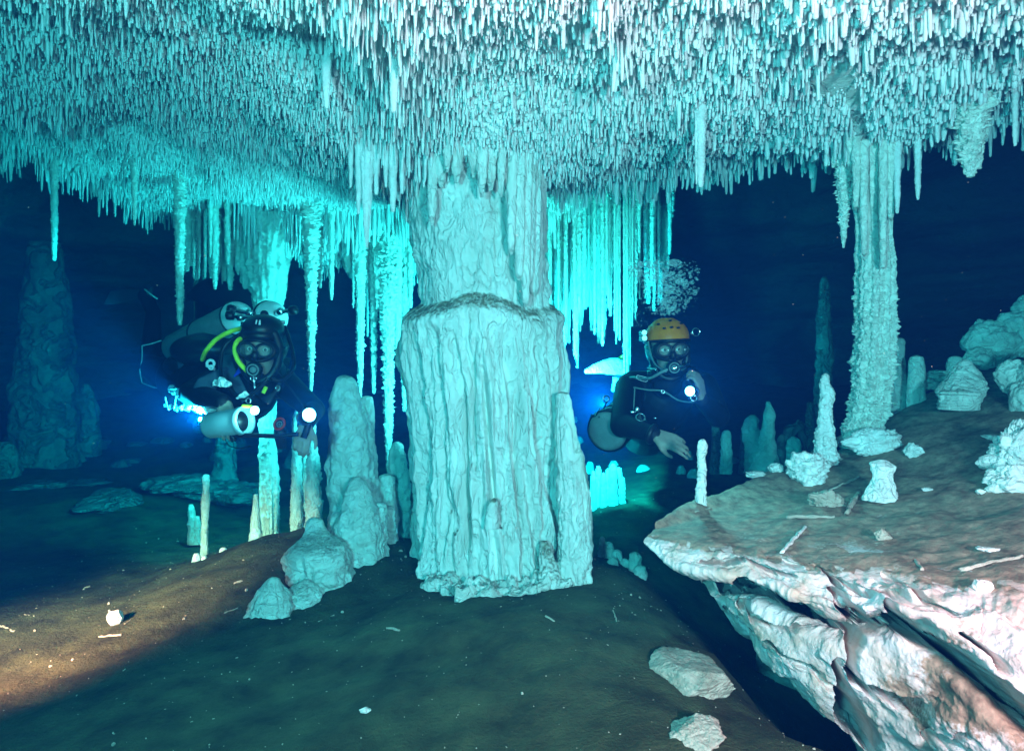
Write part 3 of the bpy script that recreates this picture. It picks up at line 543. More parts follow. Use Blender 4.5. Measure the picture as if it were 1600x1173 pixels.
# ---- right of the column
cl = [(941, 838, 872, 6, 2.9), (951, 846, 880, 8, 2.88), (964, 858, 890, 9, 2.86), (976, 872, 897, 8, 2.84), (992, 862, 905, 10, 2.8), (1000, 882, 918, 10, 2.76), (984, 895, 915, 10, 2.74), (957, 870, 900, 9, 2.8)]
mite([[(x, y0, dd, 2), (x, y0 + 4, dd, r * .8), (x, y0 + 14, dd, r), (x, y1, dd, r * 1.15), (x, y1 + 25, dd, r * 1.3)] for x, y0, y1, r, dd in cl],
     'cluster of knobby stubs on the slope at the right foot of the column', name='stalagmite_cluster', seed=1000, n=60, k=50)
cl = [(927, 735, 4, 3.8), (935, 728, 5, 3.85), (943, 738, 4, 3.8), (950, 732, 4, 3.82), (958, 724, 6, 3.8), (967, 730, 5, 3.85), (973, 745, 4, 3.8)]
for i, (x, y0, r, dd) in enumerate(cl):
    mite([[(x, y0, dd, 1), (x, y0 + 3, dd, r * .7), (x, y0 + 15, dd, r), (x, 775, dd, r * 1.2), (x, 800, dd, r * 1.5)]], 'small bright stalagmite in the row behind the right side of the column', 'frost', n=60, k=32, seed=1020 + i * 3, group='small bright stalagmites in a row right of the column')
mid = [([(1200, 627, 3.7, 3), (1201, 632, 3.7, 5), (1202, 650, 3.7, 9), (1199, 680, 3.7, 11), (1198, 705, 3.7, 15), (1196, 745, 3.7, 24)], 'calcite', 'knobbed stalagmite on the far floor, tallest behind the ledge tip'),
       ([(1176, 648, 4.0, 3), (1175, 655, 4.0, 10), (1172, 670, 4.0, 13), (1178, 695, 4.0, 14), (1180, 740, 4.0, 16)], 'calcite', 'blocky stalagmite left of the knobbed one on the far floor'),
       ([(1118, 652, 4.2, 2), (1118, 660, 4.2, 5), (1119, 690, 4.2, 7), (1118, 740, 4.2, 10)], 'far', 'thin pointed stalagmite on the far floor below the lamp hand of the right diver'),
       ([(1135, 672, 4.0, 3), (1135, 677, 4.0, 7), (1135, 695, 4.0, 8), (1135, 740, 4.0, 9)], 'calcite', 'round-topped stub right of the thin pointed stalagmite'),
       ([(1163, 664, 4.4, 2), (1163, 670, 4.4, 5), (1162, 740, 4.4, 8)], 'far', 'dim stub left of the blocky stalagmite'),
       ([(1266, 628, 4.0, 3), (1266, 633, 4.0, 5), (1266, 660, 4.0, 7), (1265, 720, 4.0, 9)], 'far', 'dim narrow stalagmite left of the white one on the ledge'),
       ([(1240, 682, 3.8, 3), (1240, 688, 3.8, 9), (1240, 700, 3.8, 11), (1240, 740, 3.8, 13)], 'calcite', 'small domed stub under the arching rock'),
       ([(1288, 433, 4.6, 3), (1288, 440, 4.6, 6), (1288, 470, 4.6, 9), (1287, 500, 4.6, 11), (1288, 560, 4.6, 13), (1287, 600, 4.6, 12), (1287, 640, 4.6, 14), (1286, 700, 4.6, 16), (1286, 760, 4.6, 18)], 'far', 'very tall dim stalagmite standing far behind the ledge')]
for i, (C, m, lb) in enumerate(mid): mite([C], lb, m, n=150, k=60, seed=1050 + i * 5)
mb = MB(); Vv, Qq = pipe([P(1215, 735, 3.9), P(1220, 700, 3.9), P(1232, 678, 3.9), P(1247, 664, 3.9), P(1255, 682, 3.95), P(1258, 730, 4)], [.05, .03, .03, .028, .024, .03], 120, 40)
Vv = Vv + .02 * np.stack([noise(Vv * 22, 1), noise(Vv * 22, 2), noise(Vv * 22, 3)], -1); mb.add(Vv, Qq)
thing(mb, 'rock_arch', 'far', 'small arching rock on the far floor behind the ledge', 'rock')
rg = np.random.default_rng(11)
for i in range(26):
    px = rg.uniform(1040, 1330) if i < 14 else rg.uniform(880, 1040); py = rg.uniform(690, 745) if i < 14 else rg.uniform(655, 740)
    w = floor_at(px, py); h = rg.uniform(.03, .09); r = rg.uniform(.025, .06); dd = w.y
    x, y = 800 + F * w.x / dd, 586.5 - F * (w.z - CZ) / dd; rp = r * F / dd; hp = h * F / dd
    mite([[(x, y - hp, dd, 2), (x, y - hp * .85, dd, rp * .6), (x, y - hp * .3, dd, rp), (x, y + 10, dd, rp * 1.3)]], 'low rubbly stub on the far floor beyond the divers', 'calcite', 'stalagmite_stub', 'stalagmite', n=40, k=36, seed=1100 + i * 3, group='rubbly stubs on the far floor')
# ---- far left: dim column, rubble
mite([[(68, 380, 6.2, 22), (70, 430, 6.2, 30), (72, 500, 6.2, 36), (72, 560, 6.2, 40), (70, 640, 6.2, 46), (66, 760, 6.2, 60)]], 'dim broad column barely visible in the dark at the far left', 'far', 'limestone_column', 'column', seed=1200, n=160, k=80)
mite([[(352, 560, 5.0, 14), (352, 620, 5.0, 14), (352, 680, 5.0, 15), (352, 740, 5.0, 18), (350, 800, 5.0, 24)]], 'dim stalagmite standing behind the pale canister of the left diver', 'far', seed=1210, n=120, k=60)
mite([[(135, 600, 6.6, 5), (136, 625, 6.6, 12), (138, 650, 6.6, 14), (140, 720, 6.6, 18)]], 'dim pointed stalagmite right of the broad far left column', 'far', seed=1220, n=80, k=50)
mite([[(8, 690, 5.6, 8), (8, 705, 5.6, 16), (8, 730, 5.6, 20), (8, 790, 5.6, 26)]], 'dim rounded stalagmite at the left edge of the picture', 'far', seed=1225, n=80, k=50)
for i in range(30):
    px = rg.uniform(0, 480); py = rg.uniform(640, 735); w = floor_at(px, py); h = rg.uniform(.04, .2) * (1 if rg.random() < .4 else .6); r = rg.uniform(.04, .11); dd = w.y
    x, y = 800 + F * w.x / dd, 586.5 - F * (w.z - CZ) / dd; rp = r * F / dd; hp = h * F / dd
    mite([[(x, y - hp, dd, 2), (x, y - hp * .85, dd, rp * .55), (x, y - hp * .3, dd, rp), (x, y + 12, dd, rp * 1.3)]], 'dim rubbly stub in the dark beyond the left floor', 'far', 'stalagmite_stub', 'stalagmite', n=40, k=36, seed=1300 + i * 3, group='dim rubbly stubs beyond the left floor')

# ------------------------------------------------------------------ rock ledge on the right
net = [  # rows from behind the crest, over the top, round the lip and down the face
 [(1100, 900, 2.5), (1180, 900, 2.8), (1290, 850, 3.2), (1400, 800, 3.5), (1480, 740, 3.8), (1620, 700, 3.9), (1900, 600, 3.9)],
 [(1034, 820, 2.12), (1092, 788, 2.35), (1200, 745, 2.68), (1330, 697, 3.0), (1440, 622, 3.3), (1600, 562, 3.5), (1900, 470, 3.5)],
 [(1022, 829, 2.05), (1092, 812, 2.15), (1205, 785, 2.3), (1335, 760, 2.35), (1460, 715, 2.4), (1610, 660, 2.45), (1900, 600, 2.4)],
 [(1018, 834, 2.0), (1082, 832, 2.0), (1200, 825, 1.98), (1330, 825, 1.93), (1460, 815, 1.85), (1610, 780, 1.85), (1900, 760, 1.8)],
 [(1012, 838, 1.97), (1070, 850, 1.88), (1190, 868, 1.74), (1320, 888, 1.58), (1450, 903, 1.45), (1610, 900, 1.35), (1900, 950, 1.2)],
 [(1006, 843, 1.95), (1056, 872, 1.84), (1188, 893, 1.67), (1312, 928, 1.49), (1440, 938, 1.34), (1600, 1000, 1.17), (1850, 1120, 1.0)],
 [(1010, 849, 1.96), (1066, 893, 1.85), (1182, 914, 1.68), (1297, 961, 1.51), (1417, 961, 1.36), (1600, 1103, 1.17), (1800, 1250, 1.02)],
 [(1040, 852, 2.16), (1100, 897, 2.2), (1190, 926, 2.2), (1310, 975, 2.0), (1427, 975, 1.78), (1600, 1118, 1.55), (1800, 1266, 1.3)],
 [(1108, 908, 2.04), (1116, 920, 1.98), (1196, 940, 1.80), (1312, 990, 1.62), (1430, 992, 1.44), (1600, 1140, 1.23), (1800, 1300, 1.06)],
 [(1112, 930, 2.04), (1130, 962, 1.96), (1209, 998, 1.74), (1315, 1035, 1.53), (1440, 1065, 1.36), (1600, 1200, 1.16), (1800, 1350, 1.0)],
 [(1150, 985, 2.08), (1172, 1008, 1.98), (1245, 1058, 1.74), (1338, 1118, 1.55), (1450, 1160, 1.38), (1600, 1300, 1.16), (1800, 1450, 1.0)],
 [(1180, 990, 2.3), (1222, 1015, 2.2), (1300, 1070, 2.0), (1362, 1180, 1.72), (1450, 1300, 1.55), (1600, 1450, 1.35), (1800, 1600, 1.2)],
 [(1180, 1080, 2.6), (1250, 1100, 2.6), (1350, 1150, 2.5), (1430, 1250, 2.3), (1500, 1400, 2.1), (1600, 1600, 1.9), (1800, 1800, 1.7)]]
G = np.array([[list(P(*q)) for q in row] for row in net])                      # rows, cols, 3
nu, nv = 620, 560
# finer spacing of samples over the lip and face
A = np.stack([catmull(G[:, j], 1200) for j in range(G.shape[1])], 1); tt = np.linspace(0, 12, 1200)
want = np.interp(np.linspace(0, 1, nu), [0, .04, .34, .58, .92, 1], [0, 1, 4, 7, 11, 12])
ui = np.searchsorted(tt, want).clip(0, 1199); A = A[ui]; rowt = want
B = np.stack([catmull(A[i], nv) for i in range(nu)], 0)
def normals(B):
    du = np.gradient(B, axis=0); dv = np.gradient(B, axis=1); N_ = np.cross(dv, du); return N_ / (np.linalg.norm(N_, axis=-1, keepdims=True) + 1e-9)
N_ = normals(B)
if N_[150, 280, 2] < 0: N_ = -N_
rt = rowt[:, None] + 0 * B[..., 0]; colt = (np.linspace(0, 6, nv)[None]) + 0 * rt
topm = np.clip((4.25 - rt) / .5, 0, 1) * np.clip((rt - .3) / .5, 0, 1)
facem = np.clip((rt - 7.2) / .6, 0, 1); lipm = np.exp(-((rt - 5.2) / 1.2) ** 2)
scale_tip = np.clip(colt / .8, .15, 1)
q = B.copy(); warpz = B[..., 2] + .06 * fbm(B * 4, 3, 5) + .12 * B[..., 0]
dsp = topm * (.010 * fbm(q * 7, 3, 2) + .002 * noise(q * 60, 4)) 
strat = np.stack([B[..., 0] * 1.5, B[..., 1] * 1.5, warpz * 26], -1)
dsp = dsp + lipm * (.009 * ridge(strat, 3, 12) + .007 * fbm(q * 14, 4, 13)) * scale_tip
fs = np.stack([B[..., 0] * 5 + warpz * 2, B[..., 1] * 4, (warpz - .55 * B[..., 0]) * 12], -1)
dsp = dsp + facem * (.030 * fbm(q * 3.5, 3, 21) + .009 * ridge(fs, 2, 22) + .003 * fbm(q * 34, 3, 23) - .010 * np.clip(fbm(q * 22, 2, 24) - .35, 0, 1)) * np.clip(colt, .25, 1)
dsp = dsp + (1 - topm) * .0022 * fbm(q * 60, 3, 25)
edge_r = np.exp(-((rt - 4.6) / .5) ** 2); dsp = dsp + edge_r * .004 * (ridge(np.stack([colt * 5, rt * 1.2, 0 * rt], -1), 3, 27) - .3) * scale_tip
BX = 800 + F * B[..., 0] / B[..., 1]; BY = 586.5 - F * (B[..., 2] - CZ) / B[..., 1]
cut = np.zeros(BX.shape)
def crack(pl, w, dep, jit=6):
    """a fissure along a line on the rock face"""
    global cut
    pl = np.array(pl, float); best = np.full(BX.shape, 1e9)
    jx = jit * fbm(B * 18, 3, 31); jy = jit * fbm(B * 18, 3, 33)
    for a, b in zip(pl[:-1], pl[1:]):
        ab = b - a; t = np.clip(((BX + jx - a[0]) * ab[0] + (BY + jy - a[1]) * ab[1]) / (ab @ ab), 0, 1)
        best = np.minimum(best, np.hypot(BX + jx - a[0] - t * ab[0], BY + jy - a[1] - t * ab[1]))
    ww = w * (1 + .5 * noise(B * 9, 35)); prof = np.clip(1.25 - best / ww, 0, 1) ** .6
    cut = np.maximum(cut, dep * prof * np.clip((rt - 3.9) * 3, 0, 1))
crack([(1112, 908), (1160, 912), (1200, 930), (1262, 952), (1300, 975), (1330, 1000)], 7, .25, 5)
crack([(1295, 895), (1325, 945), (1350, 965)], 5, .12)
crack([(1300, 925), (1330, 965), (1340, 1010), (1375, 985)], 7, .22)
crack([(1330, 1000), (1345, 1060), (1368, 1090)], 7, .22)
crack([(1318, 1040), (1330, 1110), (1350, 1140), (1372, 1173)], 9, .30, 4)
crack([(1395, 958), (1420, 985), (1470, 1010), (1520, 1045), (1560, 1070), (1600, 1110), (1660, 1170)], 12, .38)
crack([(1500, 985), (1540, 1020), (1580, 1050)], 5, .15)
crack([(1365, 1075), (1400, 1095), (1440, 1115)], 7, .22)
crack([(1450, 1150), (1480, 1165), (1500, 1150)], 6, .08)
crack([(1120, 958), (1180, 985), (1240, 1020), (1290, 1050)], 4, .07)
crack([(1160, 945), (1210, 975), (1265, 990)], 4, .07)
crack([(1190, 1010), (1250, 1030), (1330, 1085)], 3, .03)
crack([(1100, 872), (1160, 885), (1250, 905)], 3.5, .06); crack([(1200, 868), (1280, 888), (1350, 925), (1420, 930)], 3.5, .06)
crack([(1380, 895), (1440, 925), (1500, 960)], 3.5, .06); crack([(1540, 950), (1530, 1000)], 3, .03)
B2 = B + N_ * dsp[..., None] + np.array((.22, .95, -.12)) * cut[..., None]
silt = np.clip((4.35 - rt) / .35, 0, 1) + .3 * fbm(B * 9, 4, 41)
flat_up = normals(B2); flat_up = flat_up * np.sign(flat_up[..., 2].mean() + 1e-9)
silt = silt - .9 * np.clip((rt - 3.3) / 1, 0, 1) * (fbm(B * (16, 10, 16), 3, 43) > .12)
dx = (BX - 1490) / 75 - .6 * (BY - 1095) / 60; dy = (BY - 1095) / 48
silt = np.maximum(silt, 1.25 - np.hypot(dx * .8, dy) + .5 * fbm(B * 14, 3, 47)); silt = np.where(rt > 7.0, np.minimum(silt, 1.25 - np.hypot(dx * .8, dy) + .5 * fbm(B * 14, 3, 47)), silt)
silt = silt + .45 * np.clip((colt - 3.4) / 1.6, 0, 1) * np.clip((rt - 3.5) * 2, 0, 1) * (.6 + .6 * fbm(B * 6, 3, 49))  # browner towards the right lip: warmer light through less water, put into the colour
silt += .25 * np.exp(-((BX - 1480) / 160) ** 2 - ((BY - 1000) / 90) ** 2) * fbm(B * 20, 3, 48)
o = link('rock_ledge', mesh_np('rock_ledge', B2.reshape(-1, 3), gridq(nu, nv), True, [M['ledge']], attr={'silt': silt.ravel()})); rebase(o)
tag(o, 'large pale cracked rock ledge with silt on top jutting in from the right', 'rock ledge')
topsel = (rt > .9) & (rt < 4.3); TB = B2[topsel]; TX, TY = BX[topsel], BY[topsel]
def ledge_at(px, py):
    i = np.argmin((TX - px) ** 2 + (TY - py) ** 2); return Vector(TB[i])

# ------------------------------------------------------------------ loose rocks
def stone(w, r, label, m='white', seed=0, facets=16, fb=.12, name='rock', cat='rock', sink=.25, rot=0., group=None, nu=60, nv=80, spread=.25):
    rg = np.random.default_rng(seed); N1 = rg.normal(size=(facets, 3)); N1 /= np.linalg.norm(N1, axis=1)[:, None]; H = rg.uniform(1 - spread, 1.0, facets)
    V, Q = ellipsoid((0, 0, 0), (1, 1, 1), None, nu, nv); D = V / np.linalg.norm(V, axis=1)[:, None]
    dots = D @ N1.T; rr = (H[None] / np.maximum(dots, .05)).min(1); rr = np.minimum(rr, 1.25)
    rr = rr * (1 + fb * fbm(D * 2.4, 4, seed) + fb * .35 * ridge(D * 7, 3, seed + 2))
    V = D * rr[:, None] * np.array(r); c, s_ = math.cos(rot), math.sin(rot)
    V = np.stack([V[:, 0] * c - V[:, 2] * s_, V[:, 1], V[:, 0] * s_ + V[:, 2] * c], -1)
    o = link(name, mesh_np(name, V, Q, True, [M[m]])); o.location = (w[0], w[1], w[2] + r[2] * (1 - 2 * sink))
    return tag(o, label, cat, group)
L = ledge_at
stone(L(1258, 748), (.065, .05, .055), 'craggy white rock at the far rim of the ledge', seed=1, fb=.3, facets=9)
stone(L(1283, 722), (.05, .045, .035), 'smaller grey rock behind the craggy one on the ledge rim', 'patch', seed=2, fb=.25)
stone(L(1213, 738), (.028, .025, .022), 'small white stone on the ledge rim left of the craggy rock', seed=3, fb=.2)
stone(L(1180, 742), (.035, .03, .014), 'flat pale stone on the ledge rim, leftmost of the stones', seed=4, fb=.2)
stone(L(1364, 708), (.08, .05, .048), 'long split slab of white rock in front of the frosted pillar', seed=5, fb=.22, facets=10, rot=.12)
stone(L(1425, 712), (.030, .028, .028), 'white rock touching the right end of the split slab', seed=6, fb=.2)
stone(L(1288, 793), (.048, .035, .028), 'pale brownish rock lying on the silt in the middle of the ledge', 'patch', seed=7, fb=.25, rot=-.3)
stone(L(1378, 845), (.018, .016, .016), 'little two-toned stone on the silt near the front of the ledge', 'patch', seed=8, fb=.25)
stone(L(1448, 856 - 90), (.012, .012, .006), 'tiny white pebble on the silt right of the stump', seed=9)
stone(L(1546, 858), (.022, .018, .006), 'flat oval pebble near the front right of the ledge', seed=10)
stone(L(1532, 770), (.014, .012, .007), 'tiny white pebble below the pile at the right edge', seed=11)
stone(L(1535, 940 - 20), (.018, .016, .014), 'smooth rounded pebble set in the pale lip of the ledge', seed=12, fb=.05, facets=40, spread=.05)
stone(L(1548, 730), (.038, .035, .026), 'smooth domed white stone in the pile at the right edge', seed=13, fb=.06, facets=40, spread=.06)
stone(L(1590, 760), (.075, .05, .045), 'blocky white rock lowest in the pile at the right edge', seed=14, fb=.15, facets=8)
stone(L(1590, 722), (.075, .06, .075), 'craggy white rock topmost in the pile at the right edge', seed=15, fb=.35, facets=9)
stone(L(1562, 700), (.05, .02, .012), 'stick-like broken stalactite lying on the pile at the right edge', seed=16, rot=-.15, fb=.1, sink=-.9)
mite([[(1378, 718, 2.19, 5), (1378, 724, 2.19, 15), (1381, 730, 2.18, 17), (1379, 745, 2.17, 15), (1378, 762, 2.16, 19), (1377, 775, 2.15, 24), (1377, 782, 2.15, 25)]], 'flat-topped white stalagmite stump in front of the split slab', 'white', 'stalagmite_stump', 'stalagmite', fl=.08, seed=1400)
mite([[(1290, 583, 2.62, 2), (1290, 588, 2.62, 6), (1289, 600, 2.62, 8), (1293, 612, 2.62, 10), (1290, 640, 2.6, 9.5), (1290, 670, 2.6, 12), (1289, 695, 2.6, 15), (1288, 725, 2.6, 18)]], 'tall white knobby stalagmite on the ledge left of the pillar', 'white', seed=1410, lump=.35, n=220, frost=.1)
mite([[(1098, 686, 2.3, 2), (1097, 690, 2.3, 6), (1098, 700, 2.3, 7.5), (1096, 715, 2.3, 6), (1097, 733, 2.3, 6.5), (1096, 752, 2.28, 7), (1095, 775, 2.27, 8), (1095, 800, 2.26, 10)]], 'slim white crooked stalagmite standing near the tip of the ledge', 'white', seed=1420, lump=.3, n=180, k=60)
mite([[(1406, 528, 3.25, 3), (1406, 533, 3.25, 7), (1405, 560, 3.25, 8), (1404, 600, 3.22, 12), (1402, 650, 3.2, 14)]], 'stalagmite rising behind the right side of the frosted pillar', seed=1430, n=100, k=60)
mite([[(1432, 555, 3.1, 3), (1432, 560, 3.1, 10), (1432, 580, 3.1, 12.5), (1432, 605, 3.08, 13), (1432, 650, 3.06, 15)]], 'smooth bullet stalagmite right of the pillar', seed=1435, n=100, k=60, lump=.06, amp=.06)
mite([[(1492, 556, 3.2, 3), (1492, 560, 3.2, 9), (1491, 580, 3.2, 12), (1490, 620, 3.2, 13)]], 'small domed stalagmite behind the cone rock', seed=1440, n=80, k=50, lump=.08, amp=.08)
mite([[(1508, 562, 2.75, 3), (1508, 566, 2.75, 9), (1507, 578, 2.75, 18), (1506, 595, 2.73, 28), (1503, 612, 2.7, 33), (1500, 624, 2.68, 30), (1498, 640, 2.68, 28)]], 'cone shaped scaly stalagmite on the back of the ledge', seed=1445, lump=.2, step=.12, n=160, k=120, amp=.08)
def lumpy(parts, label, m='calcite', seed=0, name='boulder', amp=.2):
    mb = MB()
    for j, (x, y, dd, rx, rz) in enumerate(parts):
        c = P(x, y, dd); V, Q = ellipsoid((0, 0, 0), (1, 1, 1), None, 70, 90); D = V
        rr = 1 + amp * fbm(D * 1.6 + j * 5, 4, seed + j) + amp * .6 * (.5 - worley(D * 2.2 + j, seed + j)) + .04 * ridge(D * 6, 3, seed)
        mb.add(np.array(c) + D * rr[:, None] * (rx / F * dd, rx / F * dd * .8, rz / F * dd), Q)
    return thing(mb, name, m, label, 'rock')
lumpy([(1552, 535, 3.3, 38, 34), (1596, 520, 3.3, 42, 34), (1640, 500, 3.3, 50, 40), (1530, 560, 3.25, 24, 16)], 'large lumpy boulder with a hollow at the back right of the ledge', seed=1500)
lumpy([(1586, 590, 2.7, 26, 28), (1610, 625, 2.6, 28, 34), (1640, 590, 2.6, 40, 45)], 'rounded rock mass at the right edge below the large boulder', seed=1520, amp=.15)
lumpy([(1465, 588, 3.25, 26, 10), (1445, 600, 3.2, 22, 9)], 'low crust of broken rock between bullet stalagmite and cone', seed=1530, amp=.3)
lumpy([(1322, 690, 2.85, 14, 10), (1340, 678, 2.8, 16, 14)], 'low lump of calcite at the foot of the frosted pillar', seed=1535, amp=.2)
# sticks of broken straw on the ledge and floor
def stick(a, b, r, label, name='broken_straw', m='patch', group=None):
    r = r * .62; mb = MB(); a = Vector(a) + Vector((0, 0, r * .6)); b = Vector(b) + Vector((0, 0, r * .6)); n_ = 24
    V, Q = pipe([a, (a * 2 + b) / 3 + Vector((0, 0, r * .2)), (a + b * 2) / 3, b], [r, r * .9, r * 1.05, r * .85], n_, 10); V = V + r * .7 * np.stack([noise(V * 60, 1), noise(V * 60, 2), noise(V * 60, 3)], -1)
    mb.add(V, Q); o = mb.obj(name, M[m]); rebase(o); return tag(o, label, 'stalactite piece', group)
stick(L(1296, 765), L(1342, 744), .006, 'thin broken straw lying beside the stump, pointing at the slab')
stick(L(1325, 806), L(1343, 770), .013, 'stubby broken stalactite lying on the silt left of the stump', m='patch')
stick(L(1228, 811), L(1304, 811), .009, 'flat broken piece lying crosswise on the middle of the ledge')
stick(L(1222, 866), L(1258, 826), .008, 'pale broken straw slanting towards the ledge lip', m='white')
stick(L(1085, 802), L(1112, 793), .005, 'small white sliver lying near the tip of the ledge')
stick(L(1442, 896), L(1432, 880), .006, 'short sliver stuck in the silt above the pale lip')
stick(L(1500, 890), L(1600, 872), .008, 'long thin pale root-like ridge on the right front of the ledge')
for i, (x0, y0, x1, y1, r, lb) in enumerate([(155, 996, 190, 992, .006, 'white broken straw on the warm lit silt below the ball'), (0, 978, 22, 987, .006, 'white broken straw at the left edge of the lit silt'),
        (366, 912, 380, 908, .007, 'white chip on the lit silt left of the stalagmites'), (350, 958, 372, 950, .004, 'thin broken straw left of the lowest mound'), (497, 972, 522, 961, .004, 'thin broken straw right of the lowest mound'),
        (604, 982, 624, 986, .006, 'flat white sliver on the dark silt in front of the column'), (853, 963, 866, 972, .005, 'pale chip on the silt below the column foot'), (958, 954, 964, 974, .004, 'thin upright sliver on the silt right of the column'),
        (38, 960, 54, 963, .004, 'tiny white splinter at the left of the lit silt'), (195, 975, 204, 968, .003, 'tiny splinter right of the white ball')]):
    stick(floor_at(x0, y0), floor_at(x1, y1), r, lb)
def fl(px, py): return floor_at(px, py)
stone(fl(181, 974), (.024, .024, .028), 'white ball shaped stone on the warm lit silt', seed=30, fb=.03, facets=60, spread=.03, name='stone_ball', sink=.15)
stone(fl(570, 1112), (.011, .01, .008), 'small white stone alone on the front silt', seed=31)
stone(fl(1070, 1060), (.098, .13, .050), 'pale triangular boulder half buried in the right side of the mound', 'patch', seed=38, facets=8, fb=.07, rot=.22, sink=.5, name='boulder', nu=110, nv=150)
stone(fl(1085, 1150), (.06, .06, .025), 'lower pale boulder half buried at the bottom right of the mound', 'patch', seed=35, facets=9, fb=.12, rot=.1, sink=.5, name='boulder', nu=90, nv=120)
stone(fl(172, 786), (.17, .25, .05), 'flat pale rock on the far left slope', 'far', seed=36, facets=14, fb=.15, sink=.3)
stone(fl(60, 762), (.20, .2, .03), 'thin pale rock outcrop at the crest of the left slope', 'far', seed=37, fb=.2)
stone(fl(130, 757), (.16, .2, .025), 'second pale outcrop along the crest of the left slope', 'far', seed=39, fb=.2)
lumpy([(290, 755, 4.9, 60, 12), (370, 770, 4.9, 50, 16), (330, 762, 4.9, 60, 12)], 'long scaly rock bank behind the candle stalagmite', 'far', seed=1540, amp=.3)
# fine chips scattered in the silt (uncountable)
rg = np.random.default_rng(3); mb = MB(); Vs = []; 
n_ = 1700; x = rg.uniform(-2.4, 1.0, n_); y = rg.uniform(1.2, 4.2, n_) ; z = hfloor(x, y); r = rg.uniform(.0006, .0018, n_) * (1 + 2.2 * (rg.random(n_) < .05)); el = 1 + 2.0 * rg.random(n_) ** 4; a = rg.uniform(0, 3.14, n_)
oct_ = np.array([(1, 0, 0), (0, 1, 0), (-1, 0, 0), (0, -1, 0)]); 
ring = np.stack([oct_[:, 0][None] * (r * el)[:, None], oct_[:, 1][None] * r[:, None], 0 * r[:, None] + 0 * oct_[:, 0][None]], -1)
rx_ = ring[..., 0] * np.cos(a)[:, None] - ring[..., 1] * np.sin(a)[:, None]; ry_ = ring[..., 0] * np.sin(a)[:, None] + ring[..., 1] * np.cos(a)[:, None]
cV = np.stack([x, y, z], -1)
Vv = np.stack([np.stack([rx_ * s + cV[:, None, 0], ry_ * s + cV[:, None, 1], cV[:, None, 2] + dz * r[:, None] + 0 * rx_], -1) for s, dz in ((1, -.5), (1, .6), (.4, 1.2), (.01, 1.3))], 1)
Q = (gridq(4, 4, True)[None] + (np.arange(n_) * 16)[:, None, None]).reshape(-1, 4); mb.add(Vv, Q)
o = mb.obj('silt_chips', M['patch'], smooth=False); tag(o, 'fine pale calcite chips scattered over the brown silt', 'chips', kind='stuff')
rg = np.random.default_rng(77); mb = MB()
for i in range(220):
    dd = rg.uniform(1.0, 3.6); mb.add(*ellipsoid(P(rg.uniform(0, 1600), rg.uniform(260, 1000), dd), (.0006 * rg.uniform(.6, 1.5),) * 3, None, 5, 6))
tag(mb.obj('suspended_specks', M['patch']), 'tiny specks of silt drifting in the water', 'specks', kind='stuff')
# ------------------------------------------------------------------ divers
M['suit'] = mat('black_neoprene', (.005, .006, .010), .6, spec=.25)
M['suit2'] = mat('blue_grey_cloth', (.05, .075, .11), .7)
M['skin'] = rock('skin', (.25, .19, .155), (.33, .26, .21), sed_amt=0, sc=30, fine=260, bump=.25, bd=.001, rough=.5)
M['black'] = mat('black_rubber', (.007, .007, .009), .42, spec=.4)
M['chrome'] = mat('chrome', (.75, .78, .8), .18, metal=1)
M['tankgrey'] = rock('painted_tank', (.15, .20, .20), (.21, .26, .26), sed_amt=0, sc=18, fine=200, bump=.08, bd=.001, rough=.42)
M['tanktop'] = rock('bare_aluminium', (.55, .58, .58), (.66, .68, .68), sed_amt=0, sc=25, fine=200, bump=.08, bd=.001, rough=.3)
M['yellow'] = mat('yellow_rubber', (.62, .72, .03), .45)
M['orange'] = rock('orange_shell', (1.0, .215, .003), (.85, .16, .004), sed=(.05, .03, .02), sed_lo=.62, sed_hi=.8, sed_amt=.0, sc=24, fine=140, bump=.1, bd=.001, rough=.4)
M['whitecloth'] = rock('white_cloth_and_lit_suit', (.80, .80, .82), (.9, .9, .9), sed_amt=0, sc=30, fine=90, bump=.8, bd=.006, rough=.5)  # also whitens the strip that stands for the lit thigh
M['piping'] = mat('white_piping', (.8, .8, .82), .5)
M['canister'] = mat('pale_blue_canister', (.30, .46, .50), .38)
M['red'] = mat('red_ring', (.5, .03, .015), .5)
M['blue'] = mat('blue_patch', (.03, .05, .5), .6)
M['eye'] = mat('eye_white', (.75, .74, .7), .25, spec=.6); M['iris'] = mat('iris', (.03, .02, .015), .2)
M['lamp'] = mat('lamp_glass', (.9, .95, 1), .3, emit=(.86, .93, 1), es=14)
M['lamp_soft'] = mat('small_lamp_glass', (.9, .95, 1), .3, emit=(.85, .97, .93), es=1.6)
def glass(name, facm, base, rough=.1):
    m = bpy.data.materials.new(name); m.use_nodes = True; nt = m.node_tree; N = nt.nodes; L_ = nt.links; N.clear()
    o = N.new('ShaderNodeOutputMaterial'); mx = N.new('ShaderNodeMixShader'); t = N.new('ShaderNodeBsdfTransparent'); a = N.new('ShaderNodeBsdfPrincipled')
    a.inputs['Base Color'].default_value = (*base, 1); a.inputs['Roughness'].default_value = rough
    lw = N.new('ShaderNodeLayerWeight'); lw.inputs[0].default_value = .35; mr = N.new('ShaderNodeMapRange'); mr.inputs[3].default_value = facm[0]; mr.inputs[4].default_value = facm[1]
    L_.new(lw.outputs['Facing'], mr.inputs[0]); L_.new(mr.outputs[0], mx.inputs[0]); L_.new(t.outputs[0], mx.inputs[1]); L_.new(a.outputs[0], mx.inputs[2]); L_.new(mx.outputs[0], o.inputs[0])
    return m
M['glass'] = glass('mask_glass', (.04, .5), (.5, .7, .7))
M['bubble'] = glass('bubble_skin', (.06, .95), (.9, .95, .95), .08)

